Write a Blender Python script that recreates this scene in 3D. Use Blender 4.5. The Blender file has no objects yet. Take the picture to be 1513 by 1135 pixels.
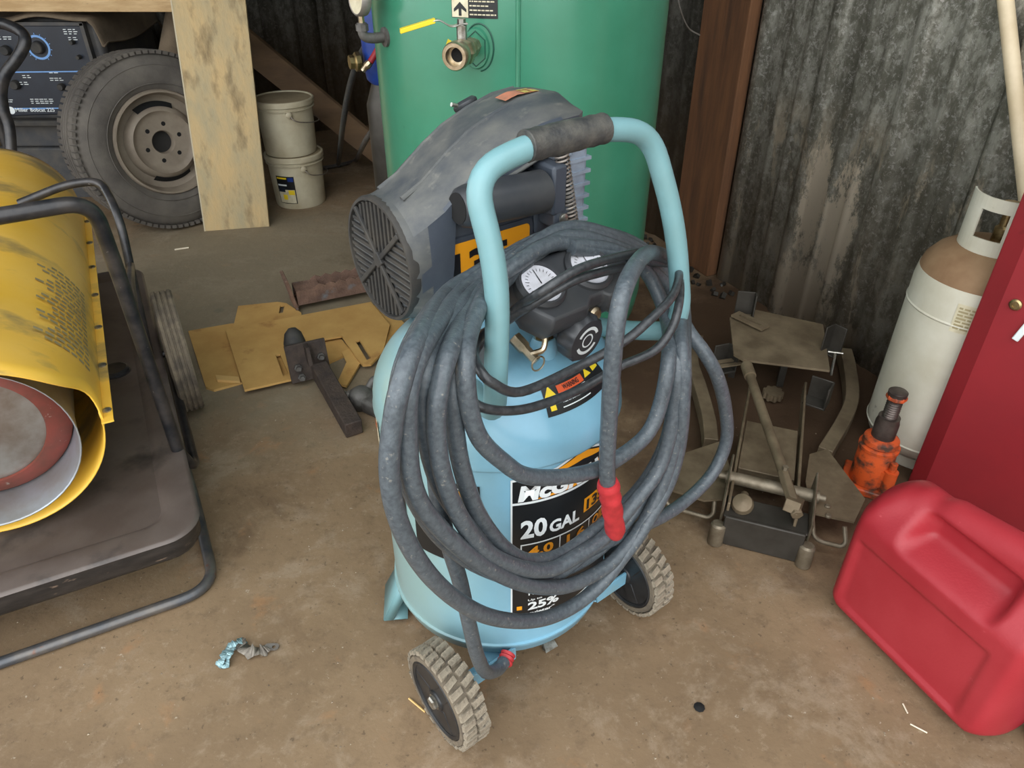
import bpy, bmesh, math, random
from mathutils import Vector, Matrix
R = math.radians
random.seed(7)
C = bpy.context.scene.collection
sc = bpy.context.scene

# ---------------------------------------------------------------- camera
PITCH, F, HC = 34.0, 1080.0, 1.3
cd = bpy.data.cameras.new('camera'); cam = bpy.data.objects.new('camera', cd); C.objects.link(cam)
cd.sensor_width = 36.0; cd.lens = F / 1513 * 36; cd.clip_start = .02
cam.location = (0, 0, HC); cam.rotation_euler = (R(90 - PITCH), 0, 0)
sc.camera = cam
# ---------------------------------------------------------------- light: daylight through the open shed door
w = bpy.data.worlds.new('sky'); sc.world = w; w.use_nodes = True
bg = w.node_tree.nodes['Background']; bg.inputs[0].default_value = (.93, .97, 1.0, 1); bg.inputs[1].default_value = 2.2
sun = bpy.data.lights.new('sun', 'SUN'); so = bpy.data.objects.new('sun', sun); C.objects.link(so)
sun.energy = .5; sun.angle = R(40); so.rotation_euler = (R(58), 0, R(-12))
sc.view_settings.view_transform = 'Standard'; sc.view_settings.look = 'None'
sc.view_settings.gamma = 1; sc.view_settings.exposure = 0.35
sc.view_settings.use_curve_mapping = False

# ---------------------------------------------------------------- photo ray helpers (pixel + real depth -> point)
_c, _s = math.cos(R(PITCH)), math.sin(R(PITCH))
def ray(x, y):
    u = (x - 756.5) / F; v = (y - 567.5) / F
    return Vector((u, _c - v * _s, -(_s + v * _c)))
def G(x, y, z=0.0):
    r = ray(x, y); t = (z - HC) / r.z
    return Vector((r.x * t, r.y * t, z))
def AY(x, y, Y):
    r = ray(x, y); return Vector((0, 0, HC)) + r * (Y / r.y)
def in_frame(e, px, py, axis, val):
    """point on the local plane axis=val of Empty e, in e's own coordinates"""
    M = e.matrix_basis.inverted(); o = M @ Vector((0, 0, HC)); d = (M.to_3x3() @ ray(px, py))
    t = (val - o[axis]) / d[axis]; return o + d * t

# ---------------------------------------------------------------- materials
def lin(c):
    return tuple(((v / 12.92) if v <= .04045 else ((v + .055) / 1.055) ** 2.4) for v in (k / 255 for k in c)) + (1,)
def mat(name, c1, c2=None, sc_=8, rough=.6, metal=0, bump=0, bsc=60, c3=None, sc3=3, th3=(.52, .62), th=(.35, .65),
        stretch=(1, 1, 1), coat=0, detail=6, rough2=None, spec=.5, emit=0):
    m = bpy.data.materials.new(name); m.use_nodes = True; nt = m.node_tree; N = nt.nodes; L = nt.links
    b = N['Principled BSDF']; b.inputs['Roughness'].default_value = rough; b.inputs['Metallic'].default_value = metal
    b.inputs['Base Color'].default_value = lin(c1); b.inputs['Specular IOR Level'].default_value = spec
    if coat: b.inputs['Coat Weight'].default_value = coat; b.inputs['Coat Roughness'].default_value = .15
    if c2 or c3 or bump:
        tc = N.new('ShaderNodeTexCoord'); mp = N.new('ShaderNodeMapping'); mp.inputs['Scale'].default_value = stretch
        L.new(tc.outputs['Object'], mp.inputs['Vector'])
    src = None
    def noise(s, d=detail, ro=.6):
        n = N.new('ShaderNodeTexNoise'); n.inputs['Scale'].default_value = s; n.inputs['Detail'].default_value = d
        n.inputs['Roughness'].default_value = ro; L.new(mp.outputs[0], n.inputs['Vector']); return n
    def ramp(n, t):
        r = N.new('ShaderNodeValToRGB'); r.color_ramp.elements[0].position = t[0]; r.color_ramp.elements[1].position = t[1]
        L.new(n.outputs[0], r.inputs[0]); return r
    def mix(f, a, bb):
        x = N.new('ShaderNodeMix'); x.data_type = 'RGBA'; L.new(f, x.inputs[0])
        for sock, v in ((x.inputs[6], a), (x.inputs[7], bb)):
            if isinstance(v, tuple): sock.default_value = v
            else: L.new(v, sock)
        return x.outputs[2]
    if c2:
        r = ramp(noise(sc_), th); src = mix(r.outputs[0], lin(c1), lin(c2))
        if rough2 is not None:
            mr = N.new('ShaderNodeMapRange'); L.new(r.outputs[0], mr.inputs[0])
            mr.inputs[3].default_value = rough; mr.inputs[4].default_value = rough2; L.new(mr.outputs[0], b.inputs['Roughness'])
    if c3:
        r3 = ramp(noise(sc3), th3); src = mix(r3.outputs[0], src if src else lin(c1), lin(c3))
    if src: L.new(src, b.inputs['Base Color'])
    if bump:
        bp = N.new('ShaderNodeBump'); bp.inputs['Strength'].default_value = bump; bp.inputs['Distance'].default_value = .01
        L.new(noise(bsc, 4).outputs[0], bp.inputs['Height']); L.new(bp.outputs[0], b.inputs['Normal'])
    m['nn'] = 1
    return m

M = {}
M['blue'] = mat('blue_paint', (132, 184, 208), (118, 168, 190), 5, .36, 0, .03, 90, c3=(142, 158, 150), sc3=7, th3=(.60, .78), coat=.3)
M['blue_grey'] = mat('blue_paint_dusty', (118, 162, 168), (112, 150, 152), 6, .45, 0, .03, 90, coat=.2)
M['rubber'] = mat('cable_rubber', (66, 73, 79), (86, 94, 99), 140, .34, 0, .12, 300, c3=(138, 136, 128), sc3=150, th3=(.62, .74))
M['cord'] = mat('cord_rubber', (40, 43, 46), (66, 68, 70), 120, .32)
M['red_boot'] = mat('red_boot', (196, 52, 58), (160, 40, 44), 30, .5)
M['shroud'] = mat('dusty_shroud_plastic', (66, 70, 74), (98, 98, 94), 9, .55, 0, .05, 200, c3=(122, 120, 112), sc3=22, th3=(.60, .78), stretch=(1, 2, 2))
M['motor'] = mat('motor_plastic', (58, 64, 74), (72, 78, 86), 8, .42, 0, .03, 200)
M['black'] = mat('black_plastic', (46, 49, 54), (62, 63, 64), 14, .42)
M['black_dull'] = mat('black_dusty', (40, 40, 40), (64, 60, 54), 18, .7)
M['hub'] = mat('hub_plastic', (26, 28, 31), (44, 45, 46), 30, .4)
M['grip'] = mat('grip_foam', (44, 46, 48), (84, 82, 76), 40, .6, 0, .2, 200)
M['orange'] = mat('orange_decal', (240, 160, 30), None, rough=.4)
M['decal_black'] = mat('decal_black', (26, 28, 30), None, rough=.3)
M['decal_white'] = mat('decal_white', (226, 232, 232), None, rough=.4)
M['decal_yellow'] = mat('decal_yellow', (236, 206, 40), None, rough=.4)
M['decal_orange_red'] = mat('decal_orange_red', (214, 88, 44), None, rough=.4)
M['sticker_faded'] = mat('sticker_faded', (196, 120, 92), (150, 104, 84), 60, .5)
M['sticker_yellow'] = mat('sticker_yellow', (206, 184, 84), (160, 146, 84), 60, .5)
M['cream'] = mat('decal_cream', (214, 206, 178), (190, 180, 150), 40, .5)
M['tread'] = mat('muddy_tread_rubber', (122, 112, 96), (166, 154, 134), 30, .9, 0, .5, 120, c3=(84, 80, 74), sc3=45, th3=(.55, .66))
M['wheel_rubber'] = mat('wheel_rubber', (88, 80, 70), (122, 110, 92), 30, .85, 0, .3, 100)
M['zinc'] = mat('zinc_bolt', (196, 196, 190), (130, 124, 112), 60, .32, .9)
M['brass'] = mat('brass', (178, 156, 112), (110, 92, 60), 50, .35, .9)
M['nickel'] = mat('nickel_brass', (206, 192, 166), (150, 132, 104), 40, .3, .9)
M['castalu'] = mat('cast_aluminium', (168, 184, 200), (132, 144, 158), 20, .5, .35)
M['gauge_face'] = mat('gauge_face', (222, 222, 230), (190, 190, 194), 30, .3)
M['green'] = mat('green_tank_paint', (62, 134, 106), (54, 122, 94), 4, .32, 0, .02, 120, c3=(40, 98, 76), sc3=26, th3=(.70, .76), coat=.35)
M['green_dark'] = mat('green_dark', (20, 76, 60), None, rough=.4)
M['galv'] = None
M['yellow'] = mat('heater_yellow', (238, 186, 60), (244, 198, 92), 3, .38, 0, .02, 100, c3=(158, 134, 84), sc3=3.2, th3=(.55, .68), coat=.2, stretch=(1, 1.6, 1))
M['skirt'] = mat('tray_skirt_black', (30, 30, 32), (58, 54, 52), 14, .38, .1, .05, 60, c3=(128, 110, 96), sc3=16, th3=(.62, .68), stretch=(1, 1, 3))
M['tray'] = mat('tray_black', (84, 73, 67), (104, 94, 88), 5, .40, .1, .05, 40, c3=(58, 54, 52), sc3=6, th3=(.56, .70))
M['tube'] = mat('tube_black', (36, 38, 42), (72, 68, 66), 20, .33, .3, c3=(150, 146, 140), sc3=55, th3=(.68, .74))
M['tube_grey'] = mat('tube_grey', (78, 80, 84), (110, 104, 98), 20, .35, .4, c3=(126, 76, 50), sc3=30, th3=(.64, .74))
M['silver'] = mat('heater_silver', (176, 186, 198), (148, 146, 140), 5, .42, .55, .03, 60)
M['redbrown'] = mat('heat_tinted_red', (150, 74, 62), (118, 72, 60), 14, .5, .3, c3=(176, 160, 148), sc3=50, th3=(.66, .72))
M['greymetal'] = mat('dull_grey_metal', (150, 146, 140), (118, 104, 92), 12, .45, .5)
M['tyre'] = mat('dusty_tyre_rubber', (84, 79, 74), (108, 102, 94), 7, .85, 0, .15, 60)
M['rim'] = mat('dusty_steel_rim', (150, 138, 122), (128, 116, 102), 9, .6, .15, .05, 60)
M['dark_rim'] = mat('dark_hole', (38, 36, 34), None, rough=.8)
M['board'] = mat('weathered_board', (200, 172, 124), (166, 156, 126), 6, .8, 0, .3, 40, c3=(122, 104, 74), sc3=10, th3=(.50, .72), stretch=(1.6, 1.6, .6), detail=10)
M['board_edge'] = mat('board_edge', (196, 184, 156), None, rough=.8)
M['lumber'] = mat('light_lumber', (206, 176, 132), (180, 148, 104), 10, .8, 0, .1, 60, c3=(120, 92, 60), sc3=14, th3=(.62, .7), stretch=(.6, 4, 4))
M['brown_board'] = mat('brown_board', (112, 88, 62), (88, 68, 48), 5, .85, 0, .1, 40, stretch=(.4, 2, 2))
M['post'] = mat('post_wood', (118, 80, 50), (92, 62, 40), 9, .8, 0, .15, 60, c3=(72, 50, 34), sc3=6, th3=(.55, .75), stretch=(3, 3, .35))
M['bucket'] = mat('dusty_bucket_plastic', (204, 196, 170), (178, 166, 138), 7, .5, 0, .03, 60)
M['bucket_lid'] = mat('dusty_lid', (172, 156, 126), (146, 130, 102), 8, .8)
M['navy'] = mat('navy_panel', (24, 31, 42), (34, 42, 54), 6, .35)
M['navy_line'] = mat('pale_blue_line', (112, 158, 214), None, rough=.4)
M['charcoal'] = mat('charcoal_body', (52, 54, 58), (80, 76, 70), 10, .6)
M['cloth'] = mat('dusty_brown_cloth', (124, 108, 88), (98, 86, 70), 7, .95, 0, .3, 80)
M['tan_plate'] = mat('tan_plate_board', (204, 164, 98), (184, 142, 80), 6, .65, 0, .05, 60, c3=(150, 104, 56), sc3=9, th3=(.60, .75))
M['tan_edge'] = mat('tan_plate_edge', (214, 176, 112), None, rough=.7)
M['rust'] = mat('rusty_steel', (146, 116, 100), (112, 88, 76), 20, .75, .2, .4, 120, c3=(128, 130, 134), sc3=16, th3=(.58, .72))
M['dark_rust'] = mat('dark_rusty_steel', (78, 66, 58), (58, 50, 46), 25, .75, .2, .4, 100)
M['cast'] = mat('grey_cast_metal', (104, 102, 98), (78, 74, 70), 22, .6, .3, .2, 100)
M['jackmetal'] = mat('dusty_jack_steel', (128, 113, 90), (98, 84, 65), 12, .6, .35, .1, 80)
M['jackdark'] = mat('dark_jack_steel', (70, 66, 60), (52, 48, 42), 12, .5, .4)
M['jackbright'] = mat('worn_bright_steel', (142, 131, 112), (104, 92, 74), 22, .5, .45)
M['orange_jack'] = mat('orange_jack_paint', (206, 84, 32), (178, 70, 28), 12, .5, 0, .1, 80, c3=(70, 48, 36), sc3=22, th3=(.48, .62))
M['oily'] = mat('oily_steel', (66, 58, 54), (100, 88, 82), 25, .35, .6)
M['white_cyl'] = mat('cylinder_white', (208, 204, 188), (190, 184, 164), 6, .5, 0, .03, 60, c3=(110, 96, 76), sc3=24, th3=(.68, .76))
M['brown_dust'] = mat('brown_dust', (122, 92, 64), (142, 114, 84), 9, .8, c3=(206, 196, 180), sc3=20, th3=(.68, .72))
M['can_red'] = mat('can_red_plastic', (156, 34, 44), (168, 48, 56), 5, .46, 0, .06, 220, c3=(200, 92, 96), sc3=40, th3=(.72, .80))
M['cab_red'] = mat('cabinet_red', (146, 38, 44), (132, 36, 42), 4, .42, 0, .03, 120, c3=(110, 30, 34), sc3=12, th3=(.66, .78))
M['pvc'] = mat('pvc', (226, 208, 176), (204, 184, 150), 8, .5)
M['teal_tape'] = mat('teal_tape', (164, 196, 200), (120, 152, 158), 60, .4, .2)
M['grey_tape'] = mat('grey_tape', (150, 142, 130), (112, 104, 94), 60, .6)
M['blue_pump'] = mat('blue_paint_deep', (24, 58, 140), (20, 44, 100), 10, .45)
M['red_hose'] = mat('red_hose', (150, 36, 44), None, rough=.5)
M['debris'] = mat('floor_grit', (176, 160, 136), (84, 70, 56), 90, .9)
M['sliver'] = mat('pale_wood_sliver', (226, 214, 190), None, rough=.8)
M['print_grey'] = mat('faded_print_grey', (150, 138, 104), (164, 150, 112), 60, .7)
M['inner_dark'] = mat('inner_dark', (14, 14, 14), None, rough=.9)

# ---------------------------------------------------------------- mesh helpers
def catmull(pts, sub=6, closed=False):
    P = [Vector(p) for p in pts]; n = len(P); out = []
    rng = range(n) if closed else range(n - 1)
    for i in rng:
        p1, p2 = P[i], P[(i + 1) % n]
        p0 = P[i - 1] if (closed or i) else p1 * 2 - p2
        p3 = P[(i + 2) % n] if (closed or i + 2 < n) else p2 * 2 - p1
        for k in range(sub):
            t = k / sub
            out.append(.5 * (2 * p1 + (p2 - p0) * t + (2 * p0 - 5 * p1 + 4 * p2 - p3) * t * t + (3 * p1 - p0 - 3 * p2 + p3) * t ** 3))
    if not closed: out.append(P[-1])
    return out
def fillet(pts, r, n=6):
    """polyline with rounded corners"""
    P = [Vector(p) for p in pts]; out = [P[0]]
    for i in range(1, len(P) - 1):
        rr = r[i - 1] if isinstance(r, (list, tuple)) else r
        a, b = (P[i - 1] - P[i]), (P[i + 1] - P[i]); d = min(rr, a.length * .48, b.length * .48)
        p, q = P[i] + a.normalized() * d, P[i] + b.normalized() * d
        for k in range(n + 1):
            t = k / n; out.append(p * (1 - t) ** 2 + P[i] * 2 * t * (1 - t) + q * t * t)
    out.append(P[-1]); return out
def axis_matrix(p0, p1):
    z = (Vector(p1) - Vector(p0)).normalized(); return z.to_track_quat('Z', 'Y').to_matrix().to_4x4()
class MB:
    def __init__(s): s.bm = bmesh.new()
    def box(s, c, size, rot=None):
        m = Matrix.Translation(Vector(c)) @ (rot.to_4x4() if rot else Matrix()) @ Matrix.Diagonal((size[0], size[1], size[2], 1))
        bmesh.ops.create_cube(s.bm, size=1, matrix=m); return s
    def rings(s, rings, cap=True, closed=False):
        vs = [[s.bm.verts.new(p) for p in r] for r in rings]; n = len(vs[0])
        m = len(vs)
        for i in range(m if closed else m - 1):
            a, b = vs[i], vs[(i + 1) % m]
            for k in range(n):
                try: s.bm.faces.new((a[k], a[(k + 1) % n], b[(k + 1) % n], b[k]))
                except ValueError: pass
        if cap and not closed:
            for r in (vs[0][::-1], vs[-1]):
                try: s.bm.faces.new(r)
                except ValueError: pass
        return s
    def tube(s, pts, r, n=10, closed=False):
        P = [Vector(p) for p in pts]; m = len(P); rings = []; up = None
        for i in range(m):
            a = P[i - 1] if (i or closed) else P[i]; b = P[(i + 1) % m] if (i < m - 1 or closed) else P[i]
            t = (b - a).normalized()
            if up is None:
                up = Vector((0, 0, 1)) if abs(t.z) < .9 else Vector((1, 0, 0))
            x = t.cross(up).normalized(); up = x.cross(t).normalized()
            rr = r[i] if isinstance(r, (list, tuple)) else r
            rings.append([P[i] + (x * math.cos(k * 2 * math.pi / n) + up * math.sin(k * 2 * math.pi / n)) * rr for k in range(n)])
        return s.rings(rings, True, closed)
    def cyl(s, p0, p1, r0, r1=None, n=20):
        r1 = r0 if r1 is None else r1; q = axis_matrix(p0, p1).to_3x3(); rr = []
        for p, r in ((p0, r0), (p1, r1)):
            rr.append([Vector(p) + q @ Vector((math.cos(k * 2 * math.pi / n) * r, math.sin(k * 2 * math.pi / n) * r, 0)) for k in range(n)])
        return s.rings(rr)
    def lathe(s, prof, o=(0, 0, 0), d=(0, 0, 1), n=40, cap=True):
        q = axis_matrix((0, 0, 0), d).to_3x3(); o = Vector(o)
        return s.rings([[o + q @ Vector((math.cos(k * 2 * math.pi / n) * max(r, 1e-4), math.sin(k * 2 * math.pi / n) * max(r, 1e-4), z)) for k in range(n)] for r, z in prof], cap)
    def prism(s, poly, a, b, f):
        """poly of 2D points; f(u,v,w) -> 3D; between w=a and w=b"""
        return s.rings([[f(u, v, a) for u, v in poly], [f(u, v, b) for u, v in poly]])
    def grid(s, f, nu, nv):
        v = [[s.bm.verts.new(f(i / nu, j / nv)) for j in range(nv + 1)] for i in range(nu + 1)]
        for i in range(nu):
            for j in range(nv): s.bm.faces.new((v[i][j], v[i + 1][j], v[i + 1][j + 1], v[i][j + 1]))
        return s
    def poly(s, pts):
        s.bm.faces.new([s.bm.verts.new(p) for p in pts]); return s
    def build(s, name, m, parent=None, bevel=0, sharp=38, solid=0, seg=2, recalc=True):
        me = bpy.data.meshes.new(name)
        if recalc: bmesh.ops.recalc_face_normals(s.bm, faces=s.bm.faces)
        s.bm.to_mesh(me); s.bm.free()
        me.polygons.foreach_set('use_smooth', [True] * len(me.polygons)); me.set_sharp_from_angle(angle=R(sharp))
        me.materials.append(m if not isinstance(m, str) else M[m])
        o = bpy.data.objects.new(name, me); C.objects.link(o)
        if parent: o.parent = parent
        if solid:
            x = o.modifiers.new('solid', 'SOLIDIFY'); x.thickness = solid; x.offset = 0
        if bevel:
            x = o.modifiers.new('bevel', 'BEVEL'); x.width = bevel; x.segments = seg; x.limit_method = 'ANGLE'; x.angle_limit = R(40)
        return o
def thing(name, label, cat, loc=(0, 0, 0), rz=0, group=None):
    o = bpy.data.objects.new(name, None); C.objects.link(o); o.location = loc; o.rotation_euler = (0, 0, rz)
    o.matrix_basis = Matrix.Translation(Vector(loc)) @ Matrix.Rotation(rz, 4, 'Z')
    o.empty_display_size = .05; o['label'] = label; o['category'] = cat
    if group: o['group'] = group
    return o
def tag(o, label, cat, group=None):
    o['label'] = label; o['category'] = cat
    if group: o['group'] = group
    return o
def lab(o, label): o['label'] = label; return o
def stuff(o): o['kind'] = 'stuff'; return o
def rotm(x=0, y=0, z=0):
    return Matrix.Rotation(z, 3, 'Z') @ Matrix.Rotation(y, 3, 'Y') @ Matrix.Rotation(x, 3, 'X')
def plate(loops, z0, th, name, m, parent=None, bevel=0):
    """flat cut plate with holes: loops of (x,y), the first one is the outline"""
    cu = bpy.data.curves.new(name, 'CURVE'); cu.dimensions = '2D'; cu.fill_mode = 'BOTH'; cu.extrude = th / 2
    for lp in loops:
        sp = cu.splines.new('POLY'); sp.points.add(len(lp) - 1); sp.use_cyclic_u = True
        for i, p in enumerate(lp): sp.points[i].co = (p[0], p[1], 0, 1)
    t = bpy.data.objects.new('tmp', cu); C.objects.link(t); dg = bpy.context.evaluated_depsgraph_get()
    me = bpy.data.meshes.new_from_object(t.evaluated_get(dg)); bpy.data.objects.remove(t); bpy.data.curves.remove(cu)
    me.transform(Matrix.Translation((0, 0, z0 + th / 2))); me.name = name
    me.materials.clear(); me.materials.append(M[m])
    me.polygons.foreach_set('use_smooth', [False] * len(me.polygons))
    o = bpy.data.objects.new(name, me); C.objects.link(o)
    if parent: o.parent = parent
    return o
_tc = {}
def text2d(body, size=1.0, bold=.0, shear=0.0):
    """flat glyph mesh of a text: verts (x,y), faces"""
    key = (body, size, bold, shear)
    if key in _tc: return _tc[key]
    cu = bpy.data.curves.new('txt', 'FONT'); cu.body = body; cu.size = size; cu.offset = bold; cu.shear = shear
    cu.align_x = 'LEFT'; cu.resolution_u = 3
    t = bpy.data.objects.new('tmp', cu); C.objects.link(t); dg = bpy.context.evaluated_depsgraph_get()
    me = bpy.data.meshes.new_from_object(t.evaluated_get(dg)); bpy.data.objects.remove(t); bpy.data.curves.remove(cu)
    v = [(p.co.x, p.co.y) for p in me.vertices]; f = [tuple(p.vertices) for p in me.polygons]
    bpy.data.meshes.remove(me)
    _tc[key] = (v, f); return v, f
def add_text(mb, body, u0, v0, w, h, f, bold=.02, shear=0.0):
    """fit text into the box u0..u0+w, v0..v0+h, mapped to 3D by f(u,v)"""
    v, fa = text2d(body, 1.0, bold, shear)
    if not v: return
    x0, x1 = min(p[0] for p in v), max(p[0] for p in v); y0, y1 = min(p[1] for p in v), max(p[1] for p in v)
    vs = [mb.bm.verts.new(f(u0 + (p[0] - x0) / (x1 - x0) * w, v0 + (p[1] - y0) / (y1 - y0) * h)) for p in v]
    for q in fa:
        try: mb.bm.faces.new([vs[i] for i in q])
        except ValueError: pass
def patch(mb, poly, f, sub=1):
    """planar polygon mapped by f, cut into strips in u so that it can follow a curve"""
    bm = bmesh.new(); bm.faces.new([bm.verts.new((u, v, 0)) for u, v in poly])
    us = [p[0] for p in poly]; a, b = min(us), max(us); vv = [p[1] for p in poly]; c_, d_ = min(vv), max(vv)
    for k in range(1, sub):
        x = a + (b - a) * k / sub
        bmesh.ops.bisect_plane(bm, geom=bm.verts[:] + bm.edges[:] + bm.faces[:], plane_co=(x, 0, 0), plane_no=(1, 0, 0))
    if sub > 1:
        for k in range(1, 6):
            y = c_ + (d_ - c_) * k / 6
            bmesh.ops.bisect_plane(bm, geom=bm.verts[:] + bm.edges[:] + bm.faces[:], plane_co=(0, y, 0), plane_no=(0, 1, 0))
    mp = {v: mb.bm.verts.new(f(v.co.x, v.co.y)) for v in bm.verts}
    for fc in bm.faces: mb.bm.faces.new([mp[v] for v in fc.verts])
    bm.free()
def rrect(x0, y0, x1, y1, r, n=5):
    out = []
    for cx, cy, a in ((x1 - r, y1 - r, 0), (x0 + r, y1 - r, 90), (x0 + r, y0 + r, 180), (x1 - r, y0 + r, 270)):
        for k in range(n + 1):
            t = R(a + 90 * k / n); out.append((cx + r * math.cos(t), cy + r * math.sin(t)))
    return out
def copy_tree(o, parent=None):
    c = o.copy(); C.objects.link(c)
    if parent: c.parent = parent
    for ch in list(o.children): copy_tree(ch, c)
    return c

# ================================================================ SETTING
def struct(o): o['kind'] = 'structure'; return o
def floor_material():
    m = bpy.data.materials.new('stained_concrete'); m.use_nodes = True; nt = m.node_tree; N = nt.nodes; L = nt.links
    b = N['Principled BSDF']; b.inputs['Roughness'].default_value = .78; b.inputs['Specular IOR Level'].default_value = .35
    tc = N.new('ShaderNodeTexCoord')
    def noise(s, d=6, ro=.6, dist=0):
        n = N.new('ShaderNodeTexNoise'); n.inputs['Scale'].default_value = s; n.inputs['Detail'].default_value = d
        n.inputs['Roughness'].default_value = ro; n.inputs['Distortion'].default_value = dist; L.new(tc.outputs['Object'], n.inputs['Vector']); return n.outputs[0]
    def ramp(x, a, bb):
        r = N.new('ShaderNodeMapRange'); r.interpolation_type = 'SMOOTHSTEP'; r.inputs[1].default_value = a; r.inputs[2].default_value = bb; L.new(x, r.inputs[0]); return r.outputs[0]
    def mixc(f, a, c, amt=1):
        x = N.new('ShaderNodeMix'); x.data_type = 'RGBA'
        mu = N.new('ShaderNodeMath'); mu.operation = 'MULTIPLY'; L.new(f, mu.inputs[0]); mu.inputs[1].default_value = amt
        L.new(mu.outputs[0], x.inputs[0])
        if isinstance(a, tuple): x.inputs[6].default_value = a
        else: L.new(a, x.inputs[6])
        x.inputs[7].default_value = c; return x.outputs[2]
    col = mixc(ramp(noise(1.3, 5), .38, .62), lin((138, 115, 88)), lin((118, 97, 73)))
    col = mixc(ramp(noise(5.5, 9, .75, .3), .50, .64), col, lin((158, 140, 118)), .5)
    col = mixc(ramp(noise(2.6, 9, .72, .5), .54, .68), col, lin((100, 80, 60)), .6)
    col = mixc(ramp(noise(19, 8, .8), .50, .66), col, lin((100, 82, 62)), .45)
    col = mixc(ramp(noise(33, 8, .8), .54, .68), col, lin((168, 150, 126)), .4)
    col = mixc(ramp(noise(8, 5, .6, .4), .60, .72), col, lin((158, 116, 78)), .5)
    col = mixc(ramp(noise(70, 3), .64, .70), col, lin((82, 68, 52)), .6)
    col = mixc(ramp(noise(48, 4, .7), .66, .72), col, lin((190, 178, 158)), .6)
    # scattered oil spots
    vo = N.new('ShaderNodeTexVoronoi'); vo.inputs['Scale'].default_value = 3.1; vo.inputs['Randomness'].default_value = 1; L.new(tc.outputs['Object'], vo.inputs['Vector'])
    sp = ramp(vo.outputs['Distance'], .075, .04); col = mixc(sp, col, lin((58, 50, 42)), .6)
    def zone(cx, cy, r0, r1):
        vm = N.new('ShaderNodeVectorMath'); vm.operation = 'DISTANCE'; L.new(tc.outputs['Object'], vm.inputs[0]); vm.inputs[1].default_value = (cx, cy, 0)
        ad = N.new('ShaderNodeMath'); ad.operation = 'MULTIPLY_ADD'; L.new(noise(5, 6, .65), ad.inputs[0]); ad.inputs[1].default_value = .9; L.new(vm.outputs['Value'], ad.inputs[2])
        return ramp(ad.outputs[0], r1 + .45, r0 + .45)
    col = mixc(zone(.98, 2.0, .55, .98), col, lin((66, 47, 31)), .92)       # brown dirt trodden in round the lift jack
    col = mixc(zone(-1.0, 2.6, .5, 1.3), col, lin((142, 136, 116)), .55)     # greyer bare concrete
    col = mixc(zone(-.45, 3.0, .10, .34), col, lin((96, 80, 58)), .6)
    L.new(col, b.inputs['Base Color'])
    bp = N.new('ShaderNodeBump'); bp.inputs['Strength'].default_value = .35; bp.inputs['Distance'].default_value = .006
    L.new(noise(26, 8, .7), bp.inputs['Height']); L.new(bp.outputs[0], b.inputs['Normal'])
    return m
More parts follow.
